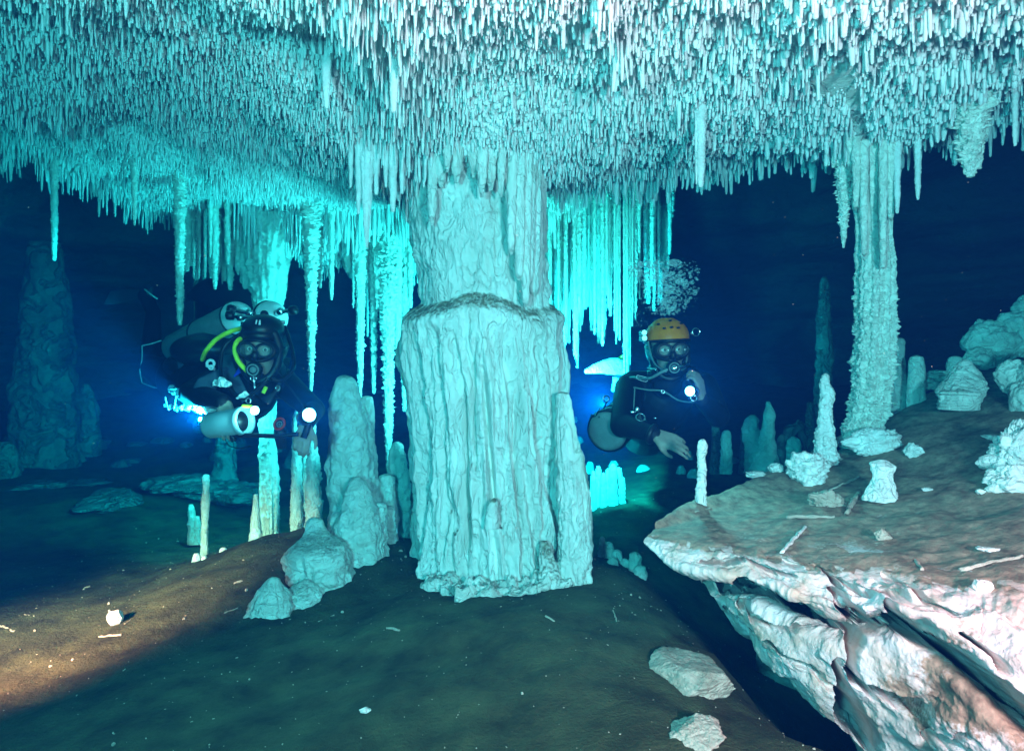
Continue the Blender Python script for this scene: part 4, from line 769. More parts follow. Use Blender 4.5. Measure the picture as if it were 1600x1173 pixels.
def figure(name, prims, mats, vox, parent, smooth=5):
    """one continuous skin grown round tapered bones"""
    mb = MB()
    for p in prims:
        if p[0] == 'c':
            a, b, r0, r1 = Vector(p[1]), Vector(p[2]), p[3], p[4]; ax = b - a; Ln = ax.length or 1e-4
            pr = [(-r0 * math.cos(t), r0 * math.sin(t)) for t in np.linspace(0, 1.45, 7)] + [(Ln * .33, r0 * .67 + r1 * .33), (Ln * .66, r0 * .33 + r1 * .67)] + [(Ln + r1 * math.sin(t), r1 * math.cos(t)) for t in np.linspace(.1, 1.56, 7)]
            mb.add(*lathe(a, ax, pr, 20))
        else: mb.add(*ellipsoid(p[1], p[2], p[3]))
    o = mb.obj(name, mats[0]); bpy.context.view_layer.update()
    r = o.modifiers.new('r', 'REMESH'); r.mode = 'VOXEL'; r.voxel_size = vox; r.use_smooth_shade = True
    s = o.modifiers.new('s', 'SMOOTH'); s.factor = .5; s.iterations = smooth
    dg = bpy.context.evaluated_depsgraph_get(); me = bpy.data.meshes.new_from_object(o.evaluated_get(dg)); bpy.data.objects.remove(o)
    me.materials.clear()
    for m in mats: me.materials.append(m)
    n = len(me.polygons); c = np.empty(n * 3, np.float32); me.polygons.foreach_get('center', c); c = c.reshape(-1, 3).astype(float)
    best = np.full(n, 9e9); mi = np.zeros(n, np.int32)
    for p in prims:
        if p[0] == 'c':
            a, b = np.array(p[1], float), np.array(p[2], float); ab = b - a; t = np.clip(((c - a) @ ab) / (ab @ ab + 1e-12), 0, 1); dd = np.linalg.norm(c - a - t[:, None] * ab, axis=1) - (p[3] + t * (p[4] - p[3])); k = p[5]
        else:
            q = c - np.array(p[1], float)
            if p[3] is not None: q = q @ np.array(p[3].to_3x3())
            q = q / np.array(p[2]); dd = (np.linalg.norm(q, axis=1) - 1) * min(p[2]); k = p[4]
        s_ = dd < best; best = np.where(s_, dd, best); mi = np.where(s_, k, mi)
    me.polygons.foreach_set('material_index', mi.astype(np.int32)); me.polygons.foreach_set('use_smooth', np.ones(n, bool)); me.name = name
    return link(name, me, parent)
def hand(W_, D_, Nn, side, curl, mid, s=1., spread=.16, thumb=.6):
    """prims of a hand: wrist W_, palm direction D_, back-of-hand normal Nn, side +1/-1 where the thumb sits"""
    W_ = Vector(W_); D_ = Vector(D_).normalized(); Nn = Vector(Nn); Nn = (Nn - D_ * Nn.dot(D_)).normalized(); X_ = D_.cross(Nn).normalized() * side
    pr = []
    for k in range(4):
        x = (1.5 - k) * .0205 * s; b = W_ + D_ * .012 * s + X_ * x * .55; e = W_ + D_ * (.088 - abs(k - 1.2) * .004) * s + X_ * x
        pr.append(('c', b, e, .0165 * s, .0125 * s, mid))
        d = (D_ + X_ * x / s * spread * 18).normalized(); p = e; l0 = (.040, .045, .042, .033)[k] * s; cu = curl[k] if hasattr(curl, '__len__') else curl
        for j, f in enumerate((1., .68, .55)):
            ang = cu * (.5 + .5 * j); ax = X_; dj = (Matrix.Rotation(ang * side, 3, ax) @ d)
            if dj.dot(Nn) > d.dot(Nn): dj = (Matrix.Rotation(-ang * side, 3, ax) @ d)
            q = p + dj * l0 * f; r = (.0098, .0088, .0078, .007); pr.append(('c', p, q, r[j] * s, r[j + 1] * s, mid)); p = q; d = dj
    b = W_ + D_ * .022 * s + X_ * .024 * s; t1 = b + (X_ * .8 + D_ * .9 - Nn * thumb * .6).normalized() * .042 * s; t2 = t1 + (X_ * .25 + D_ - Nn * thumb).normalized() * .032 * s; t3 = t2 + (D_ - X_ * .1 - Nn * thumb * 1.2).normalized() * .024 * s
    pr += [('c', b, t1, .0155 * s, .0115 * s, mid), ('c', t1, t2, .0112 * s, .0098 * s, mid), ('c', t2, t3, .0098 * s, .0078 * s, mid)]
    return pr
def strip(path, w, t, side, n=60, k=24, crink=0., seed=0):
    """flattened tapered band: half widths w, half thickness t"""
    C = catmull(np.array([list(p) + [a, b] for p, a, b in zip(path, w, t)]), n); c = C[:, :3]; tg = np.gradient(c, axis=0); tg /= np.linalg.norm(tg, axis=1)[:, None]
    s = np.array(side, float)[None] - tg * (tg @ np.array(side, float))[:, None]; s /= np.linalg.norm(s, axis=1)[:, None]; nn = np.cross(tg, s)
    th = np.linspace(0, 2 * np.pi, k, endpoint=False); V = c[:, None] + s[:, None] * np.cos(th)[None, :, None] * C[:, 3][:, None, None] + nn[:, None] * np.sin(th)[None, :, None] * C[:, 4][:, None, None]
    if crink: V = V + crink * np.stack([noise(V * 38, seed), noise(V * 38, seed + 1), noise(V * 38, seed + 2)], -1) + crink * .5 * np.stack([noise(V * 90, seed), noise(V * 90, seed + 1), noise(V * 90, seed + 2)], -1)
    V = np.concatenate([c[:1, None] + 0 * V[:1], V, c[-1:, None] + 0 * V[-1:]]); return V.reshape(-1, 3), gridq(len(V), k, True)
def part(name, m, parent, *geo, label=None):
    mb = MB()
    for g in geo: mb.add(*g)
    o = mb.obj(name, M[m], parent)
    if label: o['label'] = label
    return o
def head_frame(c, f, u):
    c = Vector(c); f = Vector(f).normalized(); u = Vector(u); u = (u - f * u.dot(f)).normalized(); r = u.cross(f)
    return (lambda x, y, z: c + r * x + f * y + u * z), Matrix((r, f, u)).transposed(), r, f, u
def diver_head(hp, R3, r, f, u, root, mid=1):
    """prims of head in skin, plus mask, eyes, regulator as parts"""
    E = lambda c, q, m_: ('e', hp(*c), q, R3, m_)
    pr = [E((0, 0, .035), (.076, .095, .100), mid), E((0, .028, -.05), (.056, .066, .062), mid), ('c', hp(0, -.02, -.05), hp(0, -.05, -.14), .062, .068, 0),
          ('c', hp(0, .094, .01), hp(0, .112, -.022), .010, .014, mid), E((.034, .070, -.022), (.022, .018, .022), mid), E((-.034, .070, -.022), (.022, .018, .022), mid),
          ('c', hp(-.022, .088, -.058), hp(.022, .088, -.058), .009, .009, mid), E((.076, -.01, .0), (.008, .018, .03), mid), E((-.076, -.01, .0), (.008, .018, .03), mid)]
    for s in (-1, 1):
        e = part('eye', 'eye', root, ellipsoid(hp(s * .030, .0805, .012), (.0115, .012, .0085), R3))
        part('iris', 'iris', e, ellipsoid(hp(s * .030 + .002, .0915, .012), (.0058, .002, .0058), R3))
    ring = []
    for s in (-1, 1):
        V, Q = torus((0, 0, 0), (0, 1, 0), 1, .2, 44, 10); V = V * np.array((.031, .040, .026)) + np.array((s * .034, .118, .010 + 0)); 
        V[:, 2] += -.004 * s * 0; ring.append((np.array([hp(*q) for q in V]), Q))
    V, Q = torus((0, 0, 0), (0, 1, 0), 1, .2, 60, 10); V = V * np.array((.070, .14, .041)) + np.array((0, .094, .008)); V[:, 1] -= (V[:, 0] / .075) ** 2 * .035
    ring.append((np.array([hp(*q) for q in V]), Q)); ring.append(ellipsoid(hp(0, .112, -.012), (.017, .022, .024), R3))
    mk = part('mask', 'black', root, *ring)
    part('mask_lens', 'glass', mk, ellipsoid(hp(-.034, .119, .010), (.030, .003, .025), R3)); part('mask_lens', 'glass', mk, ellipsoid(hp(.034, .119, .010), (.030, .003, .025), R3))
    part('mask_strap', 'black', mk, pipe([hp(-.068, .065, .012), hp(-.090, .02, .02), hp(-.088, -.04, .03)], .008), pipe([hp(.068, .065, .012), hp(.090, .02, .02), hp(.088, -.04, .03)], .008))
    rg_ = part('regulator', 'black', root, lathe(hp(0, .092, -.066), f, [(0, .001), (0, .022), (.012, .030), (.030, .033), (.042, .031), (.048, .024), (.050, .001)]), ellipsoid(hp(0, .10, -.090), (.034, .018, .013), R3))
    part('purge_cover', 'tankgrey', rg_, torus(hp(0, .142, -.066), f, .021, .003), lathe(hp(0, .140, -.066), f, [(0, .001), (0, .013), (.003, .012), (.004, .001)]))
    return pr
def tank(a, b, rad, label, name='scuba_tank', bands=(.3, .7), group=None, topcol='tanktop', knob=None):
    a = Vector(a); b = Vector(b); ax = (b - a); Ln = ax.length; ax = ax.normalized(); t = empty(name, a, label, 'tank', group)
    part('cylinder', 'tankgrey', t, lathe(a, ax, [(0, .001), (0, rad * .75), (.008, rad * .93), (.03, rad), (Ln * .5, rad), (Ln * .86, rad)], 48))
    part('tank_shoulder', topcol, t, lathe(a + ax * Ln * .86, ax, [(0, rad * 1.0)] + [(math.sin(q) * rad * .95, rad * max(math.cos(q), .2)) for q in np.linspace(.05, 1.37, 12)] + [(rad * 1.02, rad * .2), (rad * 1.15, rad * .18), (rad * 1.15, .001)], 48))
    for q in bands: part('tank_band', 'black', t, torus(a + ax * Ln * q, ax, rad + .001, .0045, 56, 8))
    if knob is not None:
        k0 = a + ax * (Ln * .86 + rad * 1.1); kd = Vector(knob).normalized(); v = part('valve', 'chrome', t, lathe(k0, ax, [(-.015, .001), (-.015, .016), (.03, .016), (.036, .001)], 20), pipe([k0 + ax * .01 - kd * .02, k0 + ax * .01 + kd * .06], .010))
        part('valve_knob', 'black', v, lathe(k0 + ax * .01 + kd * .055, kd, [(0, .001), (0, .017), (.008, .020), (.026, .020), (.034, .016), (.034, .001)], 18))
    return t
# ---- left diver
D1 = empty('person', P(300, 600, 3.0), 'diver at the left in a black suit and hood, holding a bright lamp, yellow hoses', 'person')
hp, R3, hr, hf, hu = head_frame(P(411, 548, 2.47 * 1.12), (.10, -1, -.10), (.06, 0, 1))
pr = diver_head(hp, R3, hr, hf, hu, D1)
q = lambda a, b, c: P(a, b, c * 1.12)
pr += [('c', q(385, 612, 2.66), q(330, 596, 2.9), .135, .15, 0), ('c', q(330, 596, 2.9), q(290, 592, 3.1), .15, .14, 0), ('c', q(354, 592, 2.66), q(440, 598, 2.64), .075, .07, 0),
       ('c', q(350, 590, 2.62), q(300, 614, 2.52), .066, .052, 0), ('c', q(300, 614, 2.52), q(348, 628, 2.36), .050, .034, 0),
       ('c', q(443, 598, 2.62), q(490, 640, 2.52), .062, .048, 0), ('c', q(490, 640, 2.52), q(477, 664, 2.33), .046, .032, 0),
       ('c', q(288, 598, 3.1), q(234, 572, 3.4), .105, .066, 0), ('c', q(234, 572, 3.4), q(240, 488, 3.62), .062, .042, 0), ('c', q(240, 488, 3.62), q(226, 462, 3.66), .042, .04, 0),
       ('c', q(305, 580, 3.14), q(322, 520, 3.45), .105, .068, 0), ('c', q(322, 520, 3.45), q(318, 462, 3.62), .062, .046, 0), ('c', q(318, 462, 3.62), q(335, 452, 3.6), .045, .04, 0)]
pr += hand(q(352, 630, 2.35), (.22, -.35, -.75), (-.1, -1, .55), 1, (.35, .42, .38, .5), 1, s=.86, spread=.12)
pr += hand(q(478, 664, 2.31), (-.03, -.40, -.6), (.1, -1, .55), -1, (.75, .8, .85, .9), 1, s=.82, spread=.05)
figure('body', pr, [M['suit'], M['skin']], .0048, D1)
E = lambda c, s_: ellipsoid(hp(*c), s_, R3, 40, 56)
hd = part('hood', 'black', D1, E((0, -.038, .035), (.094, .108, .112)), E((0, .004, .088), (.083, .098, .062)), E((0, .020, .066), (.079, .087, .042)), pipe([hp(-.052, .06, .085), hp(-.074, .05, .03), hp(-.072, .045, -.04), hp(-.045, .05, -.095), hp(0, .06, -.118), hp(.045, .05, -.095), hp(.072, .045, -.04), hp(.074, .05, .03), hp(.052, .06, .085)], .018, 60, 14), ellipsoid(hp(0, -.05, -.09), (.085, .08, .07), R3))
part('hood_badge', 'piping', hd, strip([hp(-.006, .098, .112), hp(-.006, .088, .128)], [.003, .003], [.0015, .0015], hr, 8, 8), strip([hp(.008, .097, .110), hp(.006, .087, .128)], [.0045, .003], [.0015, .0015], hr, 8, 8))
part('yellow_hose', 'yellow', D1, pipe([q(382, 512, 2.5), q(360, 518, 2.44), q(338, 530, 2.46), q(322, 548, 2.5), q(316, 562, 2.56)], .0095, 60)); part('yellow_hose', 'yellow', D1, pipe([q(381, 526, 2.42), q(370, 534, 2.38), q(367, 548, 2.38), q(373, 565, 2.38), q(388, 581, 2.40)], .0095, 60))
part('black_hose', 'black', D1, pipe([q(388, 514, 2.45), q(352, 540, 2.45), q(345, 580, 2.42), q(358, 605, 2.38), q(382, 622, 2.36), q(410, 600, 2.34), q(418, 592, 2.34)], .008, 80)); part('black_hose', 'black', D1, pipe([q(445, 510, 2.5), q(456, 545, 2.44), q(458, 575, 2.40), q(440, 594, 2.36), q(424, 592, 2.34)], .008, 60)); part('black_hose', 'black', D1, pipe([q(430, 575, 2.36), q(452, 605, 2.34), q(470, 628, 2.28), q(480, 640, 2.26)], .003, 50))
part('harness_strap', 'suit2', D1, strip([q(352, 556, 2.62), q(358, 575, 2.53), q(372, 602, 2.50), q(385, 625, 2.50)], [.022] * 4, [.006] * 4, (1, 0, 0))); part('harness_strap', 'black', D1, strip([q(446, 560, 2.6), q(440, 580, 2.53), q(428, 605, 2.50), q(415, 628, 2.50)], [.022] * 4, [.006] * 4, (1, 0, 0)))
part('blue_patch', 'blue', D1, strip([q(366, 588, 2.48), q(378, 575, 2.47)], [.003, .014], [.004, .004], (1, 0, -.4), 12, 10))
clip = part('clip', 'chrome', D1, pipe([q(396, 588, 2.36), q(397, 596, 2.36), q(398, 606, 2.36), q(397, 614, 2.36)], [.006, .004, .006, .003], 30), torus(q(396, 591, 2.36), (0, 1, 0), .011, .0028)); part('clip', 'chrome', D1, torus(q(388, 626, 2.34), (.3, 1, 0), .011, .003), torus(q(434, 606, 2.36), (.5, 1, 0), .010, .003))
part('yellow_tag', 'yellow', D1, strip([q(416, 604, 2.36), q(411, 614, 2.36)], [.008, .008], [.004, .004], (1, 0, 0), 10, 10))
part('shoulder_ring', 'piping', D1, torus(q(329, 568, 2.48), (.2, -1, .1), .014, .006), torus(q(330, 574, 2.47), (.5, -1, .3), .008, .004), strip([q(322, 571, 2.5), q(336, 577, 2.5)], [.006, .006], [.006, .006], (0, 0, 1), 10, 12))  # white ring fitting on the shoulder, unlit
part('sleeve_panel', 'suit2', D1, strip([q(356, 583, 2.54), q(338, 592, 2.48), q(318, 604, 2.455), q(302, 614, 2.46)], [.030, .036, .036, .02], [.014] * 4, (.3, 0, 1), 60, 24, .004, 3))
sp_ = part('lit_thigh_strip', 'whitecloth', D1, strip([q(262, 606, 2.82), q(285, 617, 2.66), q(308, 627, 2.52), q(330, 636, 2.45), q(346, 640, 2.42)], [.008, .02, .034, .022, .008], [.006, .012, .016, .012, .005], (.2, 0, 1), 120, 40, .012, 7), strip([q(256, 634, 2.8), q(280, 637, 2.66), q(300, 636, 2.55), q(322, 642, 2.47)], [.006, .012, .014, .01], [.004] * 4, (0, 0, 1), 80, 20, .010, 9))  # white crumpled strip for the lamplit thigh, its brightness put into the colour
part('lit_thigh_strands', 'piping', sp_, *[pipe([q(*a, 2.62 + .02 * i), q((a[0] + b[0]) / 2, (a[1] + b[1]) / 2 + 3, 2.58), q(*b, 2.55)], .0022, 20, 6) for i, (a, b) in enumerate([((258, 620), (264, 640)), ((275, 618), (272, 638)), ((290, 622), (284, 640)), ((300, 612), (316, 634)), ((310, 620), (300, 640)), ((322, 624), (330, 642)), ((262, 608), (300, 600)), ((296, 634), (320, 622))])])  # bright strands of the lit thigh, whiteness put into the colour
part('wrist_cloth', 'whitecloth', D1, strip([q(334, 598, 2.42), q(346, 597, 2.38), q(358, 602, 2.36)], [.012, .018, .012], [.008] * 3, (0, 0, 1), 60, 24, .008, 13), strip([q(368, 622, 2.33), q(378, 617, 2.33), q(387, 614, 2.33)], [.006, .010, .006], [.004] * 3, (0, 0, 1), 30, 16, .006, 14))
part('suit_piping', 'piping', D1, pipe([q(222, 540, 3.34), q(222, 560, 3.32), q(219, 580, 3.32), q(222, 598, 3.30)], .003, 40, 6), pipe([q(222, 540, 3.34), q(236, 537, 3.34), q(252, 532, 3.36)], .003, 30, 6), pipe([q(219, 576, 3.32), q(250, 572, 3.2), q(276, 580, 3.0)], .003, 30, 6), pipe([q(222, 598, 3.28), q(245, 606, 3.1), q(268, 604, 2.95)], .003, 30, 6), pipe([q(226, 452, 3.6), q(236, 460, 3.56), q(246, 467, 3.56)], .005, 20, 6), pipe([q(316, 464, 3.5), q(326, 461, 3.5), q(333, 451, 3.5)], .004, 20, 6))
part('fin', 'suit2', D1, strip([q(236, 455, 3.64), q(215, 460, 3.7), q(190, 463, 3.78), q(168, 465, 3.85)], [.03, .04, .055, .05], [.012, .008, .006, .004], (.1, .5, 1), 40, 20), label='dim blue-grey fin seen at the far left')
part('fin', 'black', D1, strip([q(296, 462, 3.5), q(314, 455, 3.46), q(342, 458, 3.42), q(368, 472, 3.36), q(388, 496, 3.32)], [.03, .075, .10, .10, .07], [.02, .02, .015, .012, .008], (.2, .3, 1), 60, 24), label='dark bent fin arching above the tank')
part('buoyancy_wing', 'black', D1, ellipsoid(q(338, 548, 2.86), (.20, .20, .09), Matrix.Rotation(.75, 3, 'Z'), 30, 40), ellipsoid(q(300, 572, 2.95), (.13, .12, .07), Matrix.Rotation(.6, 3, 'Z')))
part('tank_bag', 'suit2', D1, strip([q(272, 566, 2.92), q(288, 570, 2.86), q(304, 556, 2.82)], [.03, .045, .03], [.02, .03, .02], (0, 0, 1), 40, 20, .006, 21))
tank(q(274, 545, 3.08), q(388, 489, 2.68), .078, 'grey steel tank nearer the camera on the back of the left diver', bands=(.42, .86), knob=(-.6, -.5, .15), group='twin tanks of the left diver')
tank(q(350, 545, 3.2), q(437, 487, 2.72), .078, 'second tank behind the hood of the left diver, its pale dome showing', bands=(.4, .86), knob=(.9, -.2, .1), group='twin tanks of the left diver')
mf = empty('valve_manifold', q(405, 500, 2.6), 'chrome manifold with black knobs joining the two tanks of the left diver', 'valve')
part('crossbar', 'chrome', mf, pipe([q(366, 494, 2.52), q(390, 497, 2.50), q(415, 500, 2.50), q(446, 504, 2.52)], .0085, 40), *[lathe(q(x, y, 2.51), (1, 0, -.05), [(-.012, .001), (-.012, .014), (.012, .014), (.012, .001)], 16) for x, y in ((376, 496), (398, 498), (432, 502))])
part('valve_knob', 'black', mf, lathe(q(354, 493, 2.53), (1, 0, 0), [(0, .001), (0, .016), (.006, .019), (.028, .019), (.034, .012), (.034, .001)], 20)); part('valve_knob', 'black', mf, ellipsoid(q(413, 491, 2.50), (.017, .017, .017)))
part('first_stage', 'chrome', mf, lathe(q(440, 512, 2.52), (0, -.3, -1), [(0, .001), (0, .017), (.03, .017), (.034, .012), (.034, .001)], 20)); part('first_stage', 'chrome', mf, lathe(q(382, 508, 2.50), (0, -.3, -1), [(-.01, .001), (-.01, .015), (.018, .015), (.022, .001)], 20))
# gear held by the left diver
ca, cb = q(326, 665, 2.36), q(384, 657, 2.31); cax = (cb - ca).normalized(); Lc = (cb - ca).length
sc_ = empty('light_canister', ca, 'pale blue cylinder with an open dotted front under the hand of the left diver', 'canister')
part('canister_body', 'canister', sc_, lathe(ca, cax, [(0, .001), (-.004, .03), (0, .045), (.012, .051), (Lc * .5, .052), (Lc * .86, .053)], 44)); part('canister_rim', 'canister', sc_, lathe(ca + cax * Lc * .86, cax, [(0, .053), (.004, .057), (.022, .057), (.026, .054), (.024, .046), (.004, .040)], 44))
ins = part('canister_mouth', 'black', sc_, lathe(ca + cax * (Lc * .86 + .006), cax, [(-.045, .001), (-.045, .03), (-.02, .040), (.016, .047)], 40)); a_ = cax.orthogonal().normalized(); b_ = cax.cross(a_)
part('rim_dots', 'piping', ins, *[ellipsoid(ca + cax * (Lc * .86 + .021) + (a_ * math.cos(t) + b_ * math.sin(t)) * .046, (.0022,) * 3, None, 6, 8) for t in np.linspace(0, 6.28, 20, endpoint=False)])
part('tail_lamp', 'lamp', sc_, ellipsoid(q(314, 655, 2.44), (.010, .010, .008)))
part('mount_post', 'chrome', sc_, pipe([q(350, 676, 2.36), q(350, 688, 2.36)], .004, 8)); part('cord', 'black', sc_, pipe([q(351, 684, 2.36), q(358, 696, 2.36), q(375, 700, 2.36), q(392, 696, 2.36)], .0025, 30, 6))
rg_ = empty('handle_rig', q(365, 681, 2.3), 'black handle bar with a red ringed gauge, held by the left diver', 'handle bar')
part('bar', 'black', rg_, pipe([q(362, 680, 2.32), q(398, 680, 2.28), q(432, 681, 2.26), q(466, 678, 2.26)], .0085, 40), label='black bar'); part('bracket', 'black', rg_, strip([q(358, 672, 2.32), q(364, 682, 2.32), q(366, 690, 2.32)], [.014, .014, .012], [.014, .014, .012], (1, 0, 0), 16, 4)); part('bracket', 'black', rg_, strip([q(436, 664, 2.28), q(438, 680, 2.27), q(440, 700, 2.28)], [.020, .024, .018], [.014, .016, .012], (1, 0, 0), 20, 8))
ga = part('gauge', 'black', rg_, lathe(q(437, 664, 2.26), (-.2, -1, .35), [(0, .001), (0, .020), (.010, .022), (.016, .018), (.012, .001)], 30)); part('gauge_ring', 'red', ga, torus(q(436.4, 662, 2.245), (-.2, -1, .35), .021, .0045)); part('gauge_face', 'tankgrey', ga, torus(q(436.6, 662.5, 2.24), (-.2, -1, .35), .010, .0016), ellipsoid(q(436.6, 662.5, 2.24), (.003, .002, .003)))
lp = empty('dive_lamp', q(483, 655, 2.24), 'hand lamp shining straight at the camera, held by the left diver', 'lamp')
part('lamp_head', 'black', lp, lathe(q(483, 652, 2.30), (0, -1, .03), [(0, .001), (0, .018), (.03, .026), (.06, .029), (.066, .029), (.062, .024)], 30)); part('lens', 'lamp', lp, ellipsoid(q(483, 648, 2.235), (.025, .006, .025))); part('lamp_handle', 'black', lp, pipe([q(483, 658, 2.29), q(478, 675, 2.28), q(474, 684, 2.27)], .013))
lp = empty('small_lamp', q(392, 642, 2.28), 'small round white lamp with a yellow body beside the fingers of the left diver', 'lamp')
part('lens', 'lamp', lp, ellipsoid(q(398, 641, 2.25), (.0165, .012, .0165))); part('lamp_body', 'yellow', lp, pipe([q(379, 634, 2.28), q(393, 635, 2.27)], .007, 12))
spot('lamp_light_tail', q(312, 657, 2.42), q(195, 545, 3.5), 1200, 86, (.05, .85, 1), 1, .012)
spot('lamp_light_hand', q(483, 648, 2.21), q(560, 640, 0), 38, 165, (.85, .95, 1), .9, .02)
spot('lamp_light_thigh', q(392, 650, 2.22), q(300, 618, 2.6), 5, 90, (.95, .95, 1), .8, .012)  # light of the small lamp, aimed at the white thigh strip
spot('added_spot_under_diver', q(372, 585, 3.25), q(385, 800, 3.5), 90, 84, (.6, 1, .97), .7)  # unseen spot added behind the diver to brighten the stalagmites there
# ---- right diver
D2 = empty('person', P(1010, 690, 2.8), 'diver at the right in an orange helmet and black suit, bubbles above, lamp raised', 'person')
hp, R3, hr, hf, hu = head_frame(P(1043, 551, 2.50 * 1.2), (-.04, -1, -.02), (-.04, 0, 1)); q = lambda a, b, c: P(a, b, c * 1.2)
pr = diver_head(hp, R3, hr, hf, hu, D2)
pr += [('c', q(1034, 622, 2.70), q(1015, 655, 2.86), .150, .145, 0), ('c', q(1015, 655, 2.86), q(1008, 672, 3.05), .145, .14, 0), ('c', q(990, 604, 2.68), q(1094, 604, 2.70), .078, .076, 0), ('c', q(1040, 600, 2.6), q(1036, 580, 2.58), .07, .06, 0),
       ('c', q(984, 608, 2.66), q(973, 664, 2.46), .074, .056, 0), ('c', q(973, 664, 2.46), q(1022, 679, 2.28), .053, .034, 0),
       ('c', q(1100, 606, 2.66), q(1122, 650, 2.5), .070, .052, 0), ('c', q(1122, 650, 2.5), q(1097, 626, 2.33), .048, .032, 0),
       ('c', q(1000, 672, 3.06), q(1000, 640, 3.5), .10, .068, 0), ('c', q(1000, 640, 3.5), q(976, 590, 3.36), .062, .042, 0), ('c', q(976, 590, 3.36), q(966, 576, 3.32), .042, .036, 0),
       ('c', q(1024, 672, 3.06), q(1045, 640, 3.5), .10, .068, 0), ('c', q(1045, 640, 3.5), q(1050, 600, 3.8), .062, .045, 0)]
pr += hand(q(1024, 679, 2.27), (1, -.35, -.42), (-.1, -.9, .6), 1, (.15, .30, .42, .55), 1, s=.9, spread=.17, thumb=.4)
pr += hand(q(1097, 622, 2.32), (-.20, -.12, 1), (.75, -.6, .1), 1, (.7, .75, .8, .8), 1, s=.82, spread=.08)
figure('body', pr, [M['suit'], M['skin']], .0048, D2)
part('hood', 'black', D2, ellipsoid(hp(0, -.038, .02), (.092, .106, .105), R3, 40, 56), ellipsoid(hp(0, .004, .078), (.083, .099, .052), R3, 40, 56), ellipsoid(hp(0, .020, .066), (.079, .087, .042), R3, 40, 56), ellipsoid(hp(0, -.05, -.09), (.085, .08, .07), R3), pipe([hp(-.074, .05, .03), hp(-.072, .045, -.04), hp(-.045, .05, -.095), hp(0, .06, -.115), hp(.045, .05, -.095), hp(.072, .045, -.04), hp(.074, .05, .03)], .016, 60, 14))
V, Q_ = ellipsoid((0, 0, 0), (1, 1, 1), None, 60, 72); keepz = V[:, 2] < -.15; V[keepz, 2] = -.15 - .0 * V[keepz, 2]
V = V * np.array((.097, .116, .090)); V = V + np.array((0, -.004, .066)); V[:, 2] += .003 * noise(V * 40, 3)
hm = part('helmet', 'orange', D2, (np.array([hp(*a) for a in V]), Q_))
V, Q_ = torus((0, 0, 0), (0, 0, 1), 1, .055, 70, 10); V = V * np.array((.099, .118, .11)) + np.array((0, -.004, .052))
part('helmet_rim', 'black', hm, (np.array([hp(*a) for a in V]), Q_)); part('helmet_vent', 'black', hm, *[ellipsoid(hp(x, y, z), (.008, .006, .005), R3) for x, y, z in ((-.03, .106, .105), (.0, .112, .108), (.03, .106, .105), (-.05, .08, .125), (.05, .08, .125), (.0, .09, .138))])
for dz, nm in ((.092, 'upper'), (.068, 'lower')):
    hl = part('helmet_lamp', 'black', hm, lathe(hp(-.108, .0, dz), hf, [(-.04, .001), (-.04, .012), (.05, .014), (.056, .014), (.052, .010)], 24)); part('lamp_lens', 'lamp_soft', hl, ellipsoid(hp(-.108, .052, dz), (.0125, .004, .0125), R3))
part('helmet_ring', 'chrome', hm, torus(hp(.122, .03, .085), (.15, -1, 0), .017, .0028, 40, 8), pipe([hp(.098, .03, .08), hp(.112, .03, .082)], .006, 8))
part('hose', 'tankgrey', D2, pipe([hp(-.012, .13, -.066), hp(-.05, .125, -.082), hp(-.10, .06, -.11), q(985, 590, 2.62), q(972, 600, 2.75)], .0065, 60)); part('hose', 'black', D2, pipe([hp(.02, .13, -.066), hp(.06, .12, -.06), hp(.10, .05, -.07), q(1096, 585, 2.7)], .0065, 60))
part('face_tube', 'chrome', D2, pipe([hp(-.092, .06, .05), hp(-.088, .085, .0), hp(-.072, .105, -.05), hp(-.03, .13, -.085)], .0055, 50), pipe([hp(.088, .06, -.03), hp(.07, .10, -.055), hp(.03, .13, -.08)], .005, 40))
part('inflator', 'chrome', D2, pipe([q(1012, 576, 2.42), q(1026, 577, 2.38)], .006, 10)); part('inflator', 'chrome', D2, pipe([q(1050, 576, 2.38), q(1062, 573, 2.38), q(1072, 568, 2.40)], .005, 20), pipe([q(1060, 577, 2.39), q(1073, 572, 2.40), q(1072, 565, 2.41)], .0022, 20, 6))
part('chest_clip', 'piping', D2, pipe([q(996, 586, 2.50), q(1011, 590, 2.50), q(1012, 594, 2.50), q(1008, 596, 2.50), q(996, 592, 2.50), q(995, 588, 2.50), q(996, 586, 2.5)], .0014, 50, 6))
part('chest_hose', 'tankgrey', D2, pipe([q(990, 605, 2.50), q(1012, 609, 2.46), q(1036, 611, 2.44), q(1060, 625, 2.40), q(1082, 628, 2.36), q(1092, 624, 2.30)], .0035, 60, 8), pipe([q(992, 604, 2.5), q(991, 622, 2.48), q(990, 640, 2.44)], .003, 20, 8))
part('chest_buckle', 'chrome', D2, torus(q(1001, 652, 2.36), (0, -1, .6), .018, .0035), ellipsoid(q(996, 640, 2.40), (.010, .006, .014)), ellipsoid(q(989, 644, 2.40), (.012, .006, .008)), ellipsoid(q(1024, 653, 2.46), (.009, .005, .004)), torus(q(1036, 612, 2.43), (0, -1, 0), .007, .003, 20, 8))
part('wrist_cuff', 'black', D2, torus(q(1019, 678, 2.285), (.8, -.5, -.3), .033, .012, 40, 10))
part('fin', 'whitecloth', D2, strip([q(972, 573, 3.30), q(958, 572, 3.24), q(938, 574, 3.16), q(914, 580, 3.06)], [.045, .050, .034, .010], [.02, .014, .008, .004], (.1, .2, 1), 50, 24, .003, 4), strip([q(964, 590, 3.34), q(962, 600, 3.36), q(958, 610, 3.38)], [.026, .022, .010], [.012] * 3, (1, 0, 0), 20, 16, .003, 5), label='white fin lit from behind')
